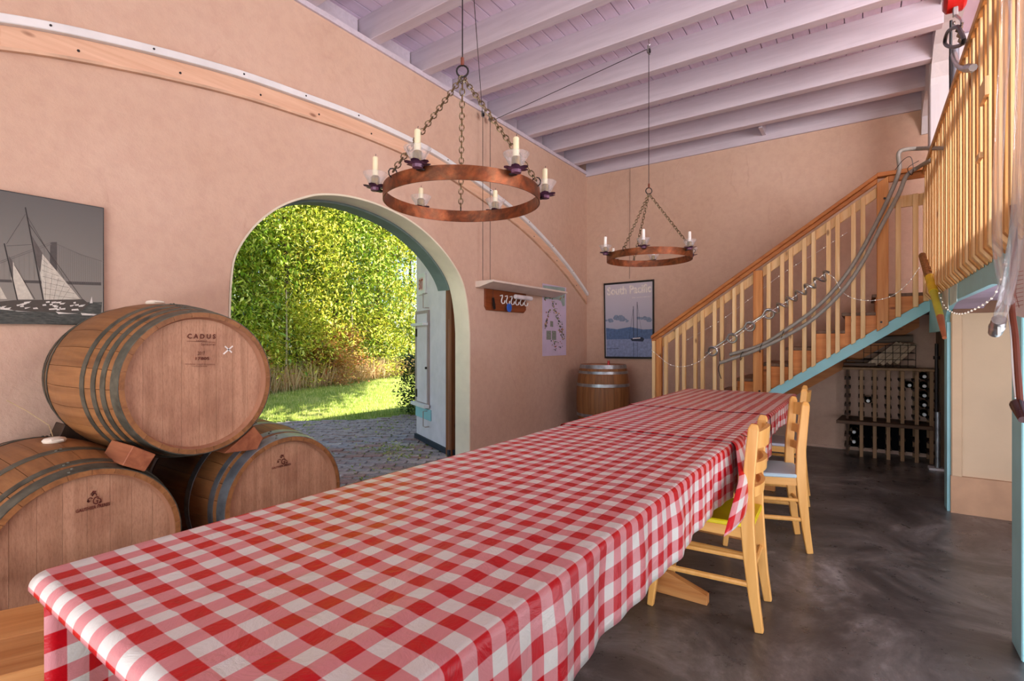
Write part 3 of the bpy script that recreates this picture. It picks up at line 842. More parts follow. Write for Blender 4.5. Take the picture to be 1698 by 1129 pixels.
tablecloth('tablecloth', 'farthest checked tablecloth, at the staircase end of the table', 3.52, 5.02, .5, .15, 0, TZ + .010, 3, x0=TX0 - .02, x1=TX1 + .018,
           ridges=((.43, .012, .003),), phase=(-.02, .1))
for k, (ya, yb, fs) in enumerate([(.30, 2.60, (.95, 2.47)), (2.62, 4.98, (3.40, 4.65))]):
    t = thing('trestle_table', ['pine trestle table under the nearest checked cloth', 'pine trestle table under the middle and far checked cloths'][k], 'table', (-.95, ya, 0), group='pine trestle tables in one long row')
    for q in range(6):
        xa = TX0 + .006 + q * .1435
        obj('top_board', MB().box(xa, xa + .141, ya + .03, yb - .01, TZ - .038, TZ - .004), M_PINE, t, bevel=.002)
    for fy in fs:
        m = MB().prism([(-1.31, 0), (-.595, 0), (-.595, .045), (-.80, .115), (-1.10, .115), (-1.31, .045)], 'y', fy - .02, fy + .02)
        obj('foot', m, M_PINEX, t, bevel=.002)
        m = MB().prism([(-1.0, .115), (-.90, .115), (-.90, .66), (-1.0, .66)], 'y', fy - .03, fy + .03)
        obj('leg', m, M_PINE, t, bevel=.002)
        obj('crossbar', MB().box(-1.30, -.60, fy - .02, fy + .02, .66, TZ - .039), M_PINEX, t, bevel=.002)
    obj('stretcher', MB().box(-.975, -.925, fs[0] + .03, fs[1] - .03, .30, .39), M_PINE, t, bevel=.002)
# pine bench low between barrels and table
t = thing('bench', 'knotty pine bench between the barrels and the near table end', 'bench', (-1.85, .3, 0), (0, 0, R(-23)))
for k in range(2):
    obj('seat_board', MB().box(-.20 + k * .2, -.004 + k * .2, -.75, .47, .41, .45), mwood('bench pine', (190, 128, 66), (222, 168, 104), 1), t, local=True, bevel=.003)
for y in (-.6, .3):
    obj('leg', MB().box(-.15, .15, y, y + .04, 0, .41), M_PINE, t, local=True)

# ================================================================ CHAIRS
def ladder_chair(label, seatmat, loc, rz):
    """origin on the floor below the middle of the two rear feet; the sitter looks towards -x"""
    t = thing('dining_chair', label, 'chair', loc, (0, 0, rz), 'honey-coloured ladder-back chairs along the table')
    hw = .155
    post = [(.0, 0), (-.02, .14), (-.036, .30), (-.046, .44), (-.044, .60), (-.03, .76), (-.022, .85), (-.02, .872)]
    for s in (-1, 1):
        m = MB().sweep([(x, s * hw, z) for x, z in post], [.032] * 6 + [.030, .016], [.034, .042, .050, .054, .048, .044, .042, .026], (0, 1, 0))
        obj('leg', m, M_CHAIR, t, local=True, bevel=.004)
    for s in (-1, 1):
        m = MB().sweep([(-.455, s * .178, 0), (-.430, s * .172, .22), (-.415, s * .168, .425)], [.030, .036, .038], [.028, .036, .040], (0, 1, 0))
        obj('leg', m, M_CHAIR, t, local=True, bevel=.004)
    def slat(z0, z1, bow, crest=0):
        m = MB(); N = 10; vs = []
        for i in range(N + 1):
            y = -hw + .012 + (2 * hw - .024) * i / N; e = 1 - ((i / N) * 2 - 1) ** 2
            for dx, z in ((-.009, z0), (.009, z0), (.009, z1 + crest * e), (-.009, z1 + crest * e)):
                vs.append((-.034 + bow * e + dx + (z - .6) * .08, y, z))
        fs = [(3, 2, 1, 0), tuple(range(4 * N, 4 * N + 4))] + [(i * 4 + k, i * 4 + (k + 1) % 4, i * 4 + 4 + (k + 1) % 4, i * 4 + 4 + k) for i in range(N) for k in range(4)]
        m.add(vs, fs); return m
    obj('top_rail', slat(.765, .835, .030, .012), M_CHAIR, t, local=True, smooth=True)
    obj('back_slat', slat(.655, .705, .030), M_CHAIR, t, local=True, smooth=True)
    obj('back_slat', slat(.555, .600, .028), M_CHAIR, t, local=True, smooth=True)
    m = MB()
    for s in (-1, 1):
        m.box(-.40, -.06, s * .155 - .011, s * .155 + .011, .385, .430)
    m.box(-.425, -.40, -.165, .165, .385, .430); m.box(-.06, -.045, -.14, .14, .385, .430)
    obj('seat_frame', m, mwood('chair apron wood', (226, 168, 88), (240, 190, 112), 0, rough=.35, grain=.5, knots=False, objvar=.02), t, local=True)
    pts = [(-.445, -.19), (-.45, 0), (-.445, .19), (-.40, .195), (-.075, .175), (-.022, .135), (-.022, -.135), (-.075, -.175), (-.40, -.195)]
    m = MB().prism(pts, 'z', .430, .452); obj('seat', m, seatmat, t, local=True, bevel=.005)
    for s in (-1, 1):
        for z, ra in ((.19, .013), (.30, .011)):
            x0_ = -.024 - (z - .14) * .1
            obj('stretcher', MB().tube([(-.43, s * .17, z), (x0_, s * .155, z)], ra, 8), M_CHAIR, t, local=True, smooth=True)
    obj('stretcher', MB().tube([(-.430, -.17, .26), (-.430, .17, .26)], .012, 8), M_CHAIR, t, local=True, smooth=True)
    obj('stretcher', MB().tube([(-.030, -.155, .25), (-.030, .155, .25)], .012, 8), M_CHAIR, t, local=True, smooth=True)
    return t
ladder_chair('honey wood ladder-back chair with a bright yellow seat, nearest of the three chairs', M_YSEAT, (-.366, 2.51, 0), R(2))
ladder_chair('honey wood ladder-back chair with a pale blue seat, turned slightly, middle of the three', M_BSEAT, (-.302, 3.545, 0), R(17))
ladder_chair('honey wood ladder-back chair with a grey-lilac seat, farthest of the three chairs', M_GSEAT, (-.352, 4.50, 0), R(4))
# thin cord tied over the yellow-seated chair's top rail
m = MB().tube([(-.43, 2.343, .825), (-.40, 2.343, .815), (-.385, 2.36, .812), (-.375, 2.42, .800), (-.37, 2.50, .802), (-.372, 2.60, .83), (-.375, 2.68, .845)], .0022, 5)
tag(obj('cord', m, mplain('dark cord', (90, 60, 36), .8)), 'thin dark cord tied along the top rail of the yellow-seated chair', 'cord')

# ================================================================ BARRELS
BL, RH, RB = .94, .297, .352
def brad(z): return RH + (RB - RH) * (1 - (2 * z / BL - 1) ** 2)
NST = 26
def stave_mesh():
    mb = MB(); N = 12; g = .0009; a0 = PI / NST
    for i in range(N + 1):
        z = BL * i / N; r = brad(z)
        for rr, sh in ((r, g), (r - .019, g)):
            for sg_ in (-1, 0, 1):
                a = sg_ * (a0 - sh / r)
                mb.v.append((rr * math.cos(a), rr * math.sin(a), z))
    f = []
    for i in range(N):
        b = i * 6; n = b + 6
        f += [(b, b + 1, n + 1, n), (b + 1, b + 2, n + 2, n + 1), (b + 4, b + 3, n + 3, n + 4), (b + 5, b + 4, n + 4, n + 5), (b + 3, b, n, n + 3), (b + 2, b + 5, n + 5, n + 2)]
    f += [(0, 3, 4, 1), (1, 4, 5, 2), (N * 6, N * 6 + 1, N * 6 + 4, N * 6 + 3), (N * 6 + 1, N * 6 + 2, N * 6 + 5, N * 6 + 4)]
    mb.add([], []); mb.f = f; mb.mi = [0] * len(f)
    return mb
ME_STAVE = mkmesh('stave', stave_mesh(), M_STAVE)
def hoop_mesh(z0, z1, mat):
    mb = MB(); e = .0035
    mb.lathe([(brad(z0) + .0006, z0), (brad(z0) + e, z0), (brad((z0 + z1) / 2) + e, (z0 + z1) / 2), (brad(z1) + e, z1), (brad(z1) + .0006, z1)], 56, cap=False)
    return mkmesh('hoop', mb, mat, smooth=True)
def rivet_mesh(z0, z1, a):
    mb = MB()
    for k in range(2):
        z = z0 + (z1 - z0) * (.28 + .44 * k); r = brad(z) + .0035
        for dz in (0,):
            c = Vector((r * math.cos(a + k * .05), r * math.sin(a + k * .05), z)); n = Vector((math.cos(a), math.sin(a), 0))
            mb.tube([c - n * .002, c + n * .003], [.006, .004], 6)
    return mkmesh('rivet', mb, M_HOOP)
def barrel(label, loc, rot, hoops, mat_h, rolled=0, seed=0, bung=True):
    t = thing('wine_barrel', label, 'barrel', loc, rot, 'oak wine barrels')
    for k in range(NST):
        o = link('stave', ME_STAVE, t); o.rotation_euler = (0, 0, 2 * PI * k / NST + rolled)
    for z0, z1 in hoops:
        h = link('hoop', hoop_mesh(z0, z1, mat_h), t)
        link('rivet', rivet_mesh(z0, z1, PI + rolled * .3 + z0 * .4 - .25), h)
    rr = brad(0) - .021
    for top in (1, 0):
        zc = BL - .032 if top else .032
        nb = 8 if top else 1
        for k in range(nb):
            # boards of the head run along the local x (vertical when the barrel lies down)
            ya, yb = -rr + 2 * rr * k / nb + .00035, -rr + 2 * rr * (k + 1) / nb - .00035
            pts = []
            for i in range(13):
                y = ya + (yb - ya) * i / 12; pts.append((math.sqrt(max(0, rr * rr - y * y)), y))
            for i in range(13):
                y = yb + (ya - yb) * i / 12; pts.append((-math.sqrt(max(0, rr * rr - y * y)), y))
            m = MB().prism(pts, 'z', zc - .012, zc + (.0004 if k % 2 else 0))
            obj('head_board', m, M_HEAD if top else M_STAVE, t, local=True)
        # bevelled chime croze ring
        z_ = BL if top else 0; sg_ = -1 if top else 1
        m = MB().lathe([(RH - .001, z_ + sg_ * .0006), (rr + .001, z_ + sg_ * .004), (rr - .006, z_ + sg_ * .032), (rr + .012, z_ + sg_ * .036)], 56, cap=False)
        obj('chime', m, M_HEAD2, t, local=True, smooth=True)
    return t
HO8 = [(0, .045), (.078, .108), (.142, .172), (.225, .257), (BL - .257, BL - .225), (BL - .172, BL - .142), (BL - .108, BL - .078), (BL - .045, BL)]
HO6 = [(0, .05), (.075, .105), (.24, .275), (BL - .275, BL - .24), (BL - .105, BL - .075), (BL - .05, BL)]
XH = -2.30; LAY = (0, R(90), 0)
b_top = barrel('oak barrel lying on top of the two others, with dark lettering and a white cross', (XH - BL, 1.037, 1.045), LAY, HO8, M_HOOP, .03)
b_left = barrel('left oak barrel of the bottom pair, wine-stained head partly behind the tablecloth', (XH - BL, .655, .458), LAY, HO6, M_HOOP, .1)
b_right = barrel('right oak barrel of the bottom pair, nearest the archway, with bright hoops', (XH - BL, 1.425, .458), LAY, HO6, M_HOOPL, .06)
HO_S = [(0, .05), (.085, .12), (.25, .29), (BL - .29, BL - .25), (BL - .12, BL - .085), (BL - .05, BL)]
b_up = barrel('upright oak barrel standing in the far room corner beneath the framed boat poster', (-2.86, 6.29, 0), (0, 0, .4), HO_S, M_HOOPL, .2)
b_up.scale = (1, 1, .975)
# pine cradle rails under the two bottom barrels
t = thing('barrel_rack', 'low timber cradle carrying the two bottom barrels', 'rack', (-2.8, 1.04, 0))
for xr in (-3.05, -2.52):
    obj('rail', MB().box(xr - .045, xr + .045, .28, 1.80, 0, .088), M_DARKW, t, bevel=.003)
for xr in (-3.05, -2.52):
    for yc in (.655, 1.425):
        for s in (-1, 1):
            m = MB().prism([(yc + s * .10, .088), (yc + s * .30, .088), (yc + s * .30, .21)], 'x', xr - .04, xr + .04)
            obj('wedge', m, M_WEDGE, t)
# lettering burnt into the heads
HX = XH - .0300
def head_text(parent, body, p0, p1, hpx, mat=M_INK, bold=0, x=HX):
    a = at('x', x, *p0); b = at('x', x, *p1); c = (a + b) / 2
    top = at('x', x, (p0[0] + p1[0]) / 2, (p0[1] + p1[1]) / 2 - hpx)
    rt = (b - a).normalized(); rt = Vector((0, rt.y, rt.z)).normalized(); up = Vector((1, 0, 0)).cross(rt)
    # place in the barrel's own frame
    o = text(body, mat, None, rt, up, (x + .0022, c.y, c.z), (b - a).length, abs(top.z - c.z), bold=bold)
    mw = o.matrix_world.copy() if False else Matrix.Translation(o.location)
    pm = Matrix.Translation(parent.location) @ parent.rotation_euler.to_matrix().to_4x4()
    o.parent = parent; ml = pm.inverted() @ mw
    o.location = ml.to_translation(); o.rotation_euler = ml.to_euler()
    return o
head_text(b_top, 'C A D U S', (310, 561), (357, 561.5), 7.5, bold=.03)
head_text(b_top, 'FRANCE', (325, 565.8), (343, 566), 2.2)
head_text(b_top, 'Sensoriel', (333, 572.5), (356, 573), 4.2)
head_text(b_top, '2017', (327, 588.5), (339, 588.5), 6)
head_text(b_top, '17805', (323, 596.5), (346, 596.5), 4.6, bold=.02)
head_text(b_top, 'GROUPE FINE - TRANSPORT DU RHONE', (306, 604.5), (356, 605), 1.8)
head_text(b_top, 'COTE DE BEAUNE', (319, 608), (343, 608), 1.8)
def head_strokes(parent, segs, wid, mat, name='mark', x=HX + .0022):
    m = MB()
    for (p, q) in segs:
        a = at('x', x, *p); b = at('x', x, *q); d = (b - a).normalized(); n = Vector((1, 0, 0)).cross(d) * wid / 2
        m.add([a - n, b - n, b + n, a + n], [(0, 1, 2, 3)])
    o = obj(name, m, mat, None)
    mw = Matrix.Translation(o.location)
    pm = Matrix.Translation(parent.location) @ parent.rotation_euler.to_matrix().to_4x4()
    o.parent = parent; ml = pm.inverted() @ mw; o.location = ml.to_translation(); o.rotation_euler = ml.to_euler()
    return o
head_strokes(b_top, [((310, 565.4), (357, 567.4))], .0015, M_INK)
head_strokes(b_top, [((370.5, 587), (386, 573.5)), ((373, 574), (384.5, 584.5))], .006, mplain('chalk', (232, 224, 214), .9))
def emblem(parent, cu, cv, k, ang):
    ca, sa = math.cos(ang), math.sin(ang)
    def P(a, b): return (cu + (a * ca - b * sa) * k, cv + (a * sa + b * ca) * k)
    head_text(parent, 'G', P(-5.2, 8), P(6.2, 8), 15 * k, bold=.02)
    segs = []
    for cx_, cy_, r0, a0, a1 in ((-7, 0, 5, 150, 330), (9, 2, 4.5, -130, 60), (2, -9, 4, 160, 380), (-2, -12, 2.5, 0, 300)):
        pr_ = None
        for i in range(9):
            a = R(a0 + (a1 - a0) * i / 8); q = P(cx_ + r0 * math.cos(a), cy_ + r0 * math.sin(a))
            if pr_: segs.append((pr_, q))
            pr_ = q
    head_strokes(parent, segs, .0042 * k, M_INK, 'emblem')
    for (ax, ay, bx, by) in ((-13, 3, -9, 0), (10, 4, 13, 6), (-2, -16, 5, -15), (8, 11, 10, 9)):
        head_strokes(parent, [(P(ax, ay), P(bx, by))], .011 * k, M_INK, 'emblem')
emblem(b_left, 156, 829, .85, -.1)
head_text(b_left, 'GAUTHIER FRERES', (125, 850.5), (182, 837), 5.2, bold=.035)
emblem(b_right, 468, 764.5, .62, -.08)
head_text(b_right, 'GAUTHIER FRERES', (450, 778), (482, 770.5), 3.2, bold=.03)
# silicone bungs
def bung(label, x, y, z):
    m = MB().lathe([(.0, -.002), (.036, -.002), (.040, .006), (.034, .014), (.018, .018), (0, .019)], 18)
    m.box(-.012, .045, -.018, .018, .006, .013)
    o = obj('bung', m, M_PINK, None, smooth=True, local=True, loc=(x, y, z)); tag(o, label, 'bung', 'pale silicone bungs on the barrels'); return o
bung('pale silicone bung on top of the uppermost barrel', -2.77, 1.037, 1.397)
o = bung('pale silicone bung with a loose string on the left bottom barrel', -2.73, .66, .810)
tag(obj('string', MB().tube([(-2.75, .66, .829), (-2.80, .66, .87), (-2.9, .61, .93), (-3.0, .57, .97)], .0016, 5), mplain('twine', (176, 150, 110), .8)), 'thin twine rising from the bung of the left bottom barrel', 'string')
m = MB().tube([(-2.71, 6.13, .917), (-2.71, 6.13, .972)], [.018, .014], 10)
tag(obj('bung', m, M_RED, smooth=True), 'small red bung on the head of the upright corner barrel', 'bung')
# chocks between the top barrel and the bottom pair
def chock(label, pxs, x0, x1, mat, yoff=0):
    pts = [(p.y + yoff, p.z) for p in (at('x', x1, u, v) for u, v in pxs)]
    tag(obj('chock', MB().prism(pts, 'x', x0, x1), mat, None, bevel=.003), label, 'chock', 'wooden chocks wedged between the barrels')
chock('orange wood chock at the front between top and left bottom barrel', [(221, 739), (259, 753.7), (240.7, 782), (202.7, 771.6)], -2.50, -2.285, M_WEDGE)
chock('pinkish wood chock at the front between top and right bottom barrel', [(398, 729), (421.9, 706.7), (436.7, 725.9), (427.2, 745), (372, 752)], -2.55, -2.31, M_WEDGE)
chock('dark wood chock at the back between top and left bottom barrel', [(108, 703), (178, 735), (160, 741), (97, 727)], -3.08, -2.95, M_DARKW)
chock('dark wood chock at the back between top and right bottom barrel', [(300, 700), (330, 690), (340, 715), (316, 730)], -3.12, -2.95, M_DARKW)

# ================================================================ PICTURES ON THE WALLS
def flat(parent, name, plane, val, polys, mat, conv=lambda p: p, off=0):
    m = MB()
    for i_, poly in enumerate(polys):
        ps = [at(plane, val, *conv(p)) for p in poly]; of_ = off + i_ * .000006
        if plane == 'x': ps = [p + Vector((of_, 0, 0)) for p in ps]
        else: ps = [p - Vector((0, of_, 0)) for p in ps]
        m.add(ps, [tuple(range(len(ps)))])
    return obj(name, m, mat, parent)
def thick(p, q, w_):
    dx, dy = q[0] - p[0], q[1] - p[1]; L = math.hypot(dx, dy) or 1; nx, ny = -dy / L * w_ / 2, dx / L * w_ / 2
    return [(p[0] - nx, p[1] - ny), (q[0] - nx, q[1] - ny), (q[0] + nx, q[1] + ny), (p[0] + nx, p[1] + ny)]
def gradmat(name, lo, hi, z0, z1, noisec=None, ns=30):
    t = NT(name); c = t.n('TexCoord'); s = t.n('SeparateXYZ'); t.l(c.outputs['Generated'], s.inputs[0])
    col = t.ramp(s.outputs[2], [(z0, lo), (z1, hi)])
    if noisec:
        v = t.coord('Object', (1, 1, 5)); col = t.mix(.5, col, t.ramp(t.noise(v, ns, 5, .7), [(.35, noisec[0]), (.65, noisec[1])]), 'OVERLAY')
    t.base(col); t.set(.45, 0, .35); return t.m
# schooner photograph
XP = XL + .03
t = thing('schooner_picture', 'black-and-white photo of a schooner under sail before a suspension bridge, left of the archway', 'picture', (XL + .015, .6, 1.306))
obj('board', MB().box(XL + .004, XP, .12, 1.02, 1.306, 1.94), M_BLACK, t, bevel=.002)
z6 = lambda p: (p[0] / 4.342, 300 + p[1] / 4.342)
g0 = XP + .0008
obj('print', MB().add([(g0, .125, 1.311), (g0, 1.015, 1.311), (g0, 1.015, 1.935), (g0, .125, 1.935)], [(0, 1, 2, 3)]), gradmat('grey sky print', (132, 126, 116), (84, 80, 76), .2, 1), t)
G = {k: mplain('print ' + k, c, .5, var=.06, scale=60) for k, c in dict(sea=(52, 52, 48), bridge=(70, 64, 60), mast=(36, 30, 26), sail=(190, 182, 166), dsail=(84, 76, 70), hull=(70, 62, 54), foam=(206, 200, 190), line=(96, 90, 84)).items()}
seam = NT('print waves'); v_ = seam.coord('Object', (1, 1, 6)); seam.base(seam.ramp(seam.noise(v_, 26, 5, .7), [(.35, (30, 32, 28)), (.6, (74, 76, 68)), (.8, (140, 138, 128))])); seam.set(.5)
flat(t, 'print', 'x', g0, [[(-130, 880), (735, 872), (722, 1000), (712, 1033), (-130, 1028)]], seam.m, z6, .0004)
flat(t, 'print', 'x', g0, [[(362, 440), (410, 440), (410, 660), (358, 600)]], G['bridge'], z6, .0006)
flat(t, 'print', 'x', g0, [[(-130, 705), (728, 730), (728, 752), (-130, 724)]], G['bridge'], z6, .0006)
cab = []
for a, b in (((370, 442), (200, 505)), ((200, 505), (0, 580)), ((0, 580), (-130, 620)), ((370, 455), (0, 592)), ((410, 455), (580, 530)), ((580, 530), (733, 578))): cab.append(thick(a, b, 5))
for k in range(20):
    x_ = 428 + k * 15.5; yt = 455 + (x_ - 410) * .42
    cab.append(thick((x_, yt), (x_ + 1, 738), 1.6))
for k in range(9):
    x_ = 30 + k * 36; cab.append(thick((x_, 575 - x_ * .36), (x_, 712), 1.4))
flat(t, 'print', 'x', g0, cab, G['line'], z6, .0008)
flat(t, 'print', 'x', g0, [[(300, 520), (585, 860), (318, 860), (285, 640)], [(90, 575), (240, 852), (128, 852), (80, 700)], [(0, 760), (50, 850), (0, 850)], [(-120, 560), (0, 600), (-10, 850), (-120, 850)]], G['sail'], z6, .001)
flat(t, 'print', 'x', g0, [[(220, 380), (305, 520), (290, 660), (240, 520)], [(62, 540), (92, 580), (95, 720), (75, 650)]], G['dsail'], z6, .0012)
ln = [thick((182, 190), (312, 860), 9), (thick((30, 450), (125, 858), 9)), thick((182, 240), (45, 455), 2), thick((190, 245), (460, 700), 2), thick((45, 468), (225, 458), 2), thick((200, 300), (600, 862), 3), thick((100, 600), (250, 850), 3)]
for k in range(7): ln.append(thick((300 + k * 2, 560 + k * 42), (345 + k * 38, 600 + k * 42), 1.6))
for k in range(5): ln.append(thick((330 + k * 45, 640 + k * 30), (325 + k * 30, 858), 1.3))
flat(t, 'print', 'x', g0, ln, G['mast'], z6, .0014)
flat(t, 'print', 'x', g0, [[(-130, 870), (0, 868), (100, 858), (600, 852), (640, 885), (590, 935), (480, 952), (300, 940), (100, 935), (0, 900), (-130, 905)]], G['hull'], z6, .0016)
hb = []
hr = random.Random(3)
for k in range(34):
    x_ = hr.uniform(0, 600); y_ = hr.uniform(868, 925); hb.append([(x_, y_), (x_ + hr.uniform(12, 50), y_ - 4), (x_ + hr.uniform(12, 40), y_ + 8), (x_ + 2, y_ + 9)])
hb += [[(0, 905), (120, 938), (250, 945), (0, 925)], [(400, 940), (480, 950), (560, 955), (420, 958)], [(580, 950), (722, 962), (722, 970), (590, 966)], [(645, 880), (660, 830), (666, 880)]]
flat(t, 'print', 'x', g0, hb, G['foam'], z6, .0018)
# framed yacht poster on the back wall
t = thing('boat_poster', 'black-framed blue poster of an anchored two-masted yacht on the back wall above the upright barrel', 'poster', (-2.754, YB - .012, .975))
TL, TR_, BR, BL_ = (1001, 470), (1084, 463), (1084, 595), (1002.5, 594)
cs = [at('y', YB - .03, *p) for p in (BL_, BR, TR_, TL)]
m = MB(); cen = sum(cs, Vector()) / 4
inn = [c_ + (cen - c_).normalized() * .032 for c_ in cs]
fr = [c_ + Vector((0, .024, 0)) for c_ in cs]
for i in range(4):
    j = (i + 1) % 4
    m.hexa([cs[i], cs[j], inn[j], inn[i]] + [q + Vector((0, .024, 0)) for q in (cs[i], cs[j], inn[j], inn[i])])
obj('frame', m, M_BLACK, t)
yy = YB - .022
m = MB().add([c_ + Vector((0, .006, 0)) for c_ in inn], [(0, 1, 2, 3)]); obj('print', m, gradmat('poster sky', (170, 176, 196), (196, 188, 196), .3, .9), t)
z8 = lambda p: (960 + p[0] / 4.704, 440 + p[1] / 4.704)
PM = {k: mplain('poster ' + k, c, .5, var=.1, scale=30) for k, c in dict(water=(132, 148, 184), hill=(84, 112, 152), cloud=(206, 200, 208), tree=(122, 138, 162), boat=(34, 44, 66), head=(222, 214, 206), white=(222, 220, 224)).items()}
flat(t, 'print', 'y', yy, [[(217, 575), (582, 570), (582, 718), (218, 718)]], PM['water'], z8, .003)
flat(t, 'print', 'y', yy, [[(212, 488), (300, 498), (400, 480), (500, 500), (580, 496), (582, 572), (215, 577)]], PM['hill'], z8, .0034)
tr = []
for k in range(26):
    x_ = 216 + (k * 41 % 170) + (k // 14) * 20; 
    if k >= 16: x_ = 440 + (k * 29 % 140)
    y_ = 430 - 34 * math.sin((x_ - 216) / 60) ** 2 + (k * 17 % 20); a = 10 + k % 4 * 5
    tr.append([(x_ + a * math.cos(q * PI / 3), y_ + a * .8 * math.sin(q * PI / 3)) for q in range(6)])
flat(t, 'print', 'y', yy, [[q for q in p_ if True] for p_ in tr if max(q[0] for q in p_) < 580], PM['tree'], z8, .0036)
flat(t, 'print', 'y', yy, [thick((425, 318), (427, 575), 4), thick((455, 285), (456, 572), 4), thick((425, 330), (392, 572), 1.5), thick((456, 300), (495, 560), 1.5), [(382, 550), (405, 572), (470, 556), (498, 562), (510, 575), (500, 594), (415, 590), (404, 574)],
     thick((427, 600), (428, 716), 3), thick((456, 600), (457, 716), 3), thick((216, 650), (312, 648), 3)], PM['boat'], z8, .0040)
flat(t, 'print', 'y', yy, [[(420, 566), (480, 562), (480, 570), (420, 574)]], PM['white'], z8, .0044)
a_ = at('y', yy - .004, *z8((220, 232))); b_ = at('y', yy - .004, *z8((566, 205)))
rt = (b_ - a_).normalized(); upv = Vector((0, -1, 0)).cross(rt) * 1
upv = Vector((-rt.z, 0, rt.x)); 
text('South Pacific', PM['head'], t, rt, upv, (a_ + b_) / 2, (b_ - a_).length, .112, bold=.035)
a_ = at('y', yy - .004, *z8((416, 256))); b_ = at('y', yy - .004, *z8((562, 246))); text('by schooner', PM['head'], t, rt, upv, (a_ + b_) / 2, (b_ - a_).length, .022)
# wine-region map poster near the corner
t = thing('map_poster', 'lilac wine-region map poster pinned near the far corner of the left wall', 'poster', (XL + .006, 5.93, 1.03))
xm = XL + .008
obj('sheet', MB().box(XL + .002, xm, 5.62, 6.249, 1.03, 1.965), mplain('map sheet', (206, 190, 214), .6, var=.03), t)
zm = lambda p: (780 + p[0] / 7.0556, 440 + p[1] / 7.0556)
flat(t, 'print', 'x', xm, [[(850, 232), (1105, 262), (1105, 470), (1080, 480), (1060, 420), (1020, 400), (960, 400), (920, 390), (860, 400)]], mplain('map sea', (150, 172, 164), .6), zm, .0006)
mr = random.Random(5); cols = [(146, 84, 70), (92, 104, 84), (188, 150, 96), (70, 70, 78), (118, 134, 96)]
for ci, cc in enumerate(cols):
    ps = []
    for k in range(46):
        s_ = mr.random()
        if mr.random() < .55: x_, y_ = 930 + 170 * s_ + mr.gauss(0, 16), 330 + 540 * s_
        elif mr.random() < .5: x_, y_ = 925 - 55 * s_ + mr.gauss(0, 8), 515 + 230 * s_
        elif mr.random() < .5: x_, y_ = mr.uniform(865, 1100), mr.uniform(330, 410)
        else: x_, y_ = mr.uniform(940, 1080), mr.uniform(880, 990)
        x_ = min(max(x_, 865), 1098); a = mr.uniform(3, 11)
        ps.append([(x_ + a * math.cos(q * 1.2566) * .8, y_ + a * math.sin(q * 1.2566) * 1.2) for q in range(5)])
    flat(t, 'print', 'x', xm, ps, mplain('map patch %d' % ci, cc, .6), zm, .001 + ci * .0002)
flat(t, 'print', 'x', xm, [[(888, 762), (942, 766), (942, 870), (888, 868)], [(952, 764), (1002, 768), (1002, 872), (952, 872)], [(932, 650), (966, 654), (966, 720), (932, 716)]], mplain('map inset', (126, 132, 122), .6, var=.3, scale=60), zm, .0022)

# ================================================================ CURVED RAIL ON THE LEFT WALL
cur = [(-.9, 1.95), (-.3, 2.33), (.2, 2.60), (.623, 2.771), (1.104, 2.888), (1.693, 2.985), (2.213, 3.03), (2.76, 3.06), (3.457, 3.045), (3.974, 2.976), (4.95, 2.773), (5.635, 2.546), (6.284, 2.26), (6.86, 1.94)]
cs_ = spline(cur, 8)
t = thing('arched_rail', 'long curved white-capped pine rail sweeping over the archway on the left wall', 'rail', (XL, 3, 1.9))
def ribbon(pts, x0, x1, dz0, dz1):
    mb = MB(); vs = []
    for y, z in pts: vs += [(x0, y, z + dz0), (x1, y, z + dz0), (x1, y, z + dz1), (x0, y, z + dz1)]
    n_ = len(pts); mb.add(vs, [(3, 2, 1, 0), tuple(range(4 * n_ - 4, 4 * n_))] + [(i * 4 + k, i * 4 + (k + 1) % 4, i * 4 + 4 + (k + 1) % 4, i * 4 + 4 + k) for i in range(n_ - 1) for k in range(4)])
    return mb
obj('white_cap', ribbon(cs_, XL, XL + .055, -.045, 0), M_WHITE, t, bevel=.004)
cut = [0, 24, 43, 62, 80, len(cs_) - 1]
for a, b in zip(cut, cut[1:]):
    obj('board', ribbon(cs_[a:b + 1], XL, XL + .020, -.150, -.046), mwood('rail pine', (218, 176, 146), (232, 196, 168), 1, objvar=.03), t)
obj('lower_lip', ribbon(cs_, XL, XL + .030, -.166, -.150), mplain('lip paint', (206, 168, 140), .6), t)
m = MB()
for k in range(6, len(cs_) - 2, 7):
    y, z = cs_[k]; m.tube([(XL + .054, y, z - .022), (XL + .059, y, z - .022)], .006, 6)
    y, z = cs_[k + 2]; m.tube([(XL + .02, y, z - .11), (XL + .024, y, z - .11)], .007, 6)
obj('screw', m, M_DKMET, t)

# ================================================================ WALL SHELF WITH HOOKS
t = thing('wall_shelf', 'white crown-moulded shelf over a brown hook board, right of the archway', 'shelf', (XL, 5.0, 1.56))
m = MB().prism([(XL, 1.795), (XL + .045, 1.795), (XL + .205, 1.835), (XL + .24, 1.84), (XL + .24, 1.862), (XL, 1.862)], 'y', 4.25, 5.86)
obj('moulding', m, mplain('shelf paint', (226, 208, 194), .5, var=.03), t, bevel=.003)
m = MB().prism([(4.40, 1.60), (4.43, 1.562), (5.16, 1.562), (5.21, 1.60), (5.21, 1.795), (4.40, 1.795)], 'x', XL, XL + .022)
obj('hook_board', m, M_SHELFW, t, bevel=.003)
for k in range(6):
    y = 4.67 + k * .095
    pts = [(XL + .022, y, 1.735), (XL + .05, y + .006, 1.74), (XL + .055, y, 1.72), (XL + .042, y, 1.69), (XL + .04, y, 1.665), (XL + .055, y + .002, 1.645), (XL + .078, y + .004, 1.65), (XL + .085, y + .006, 1.68)]
    obj('hook', MB().tube(pts, .0065, 6), M_WHITE, t, smooth=True)
tag(obj('paper_roll', MB().tube([(XL + .10, 4.86, 1.735), (XL + .10, 5.20, 1.735)], .026, 14), mplain('roll paper', (222, 214, 216), .7)), 'white paper roll lying across the hooks of the wall shelf', 'paper roll')
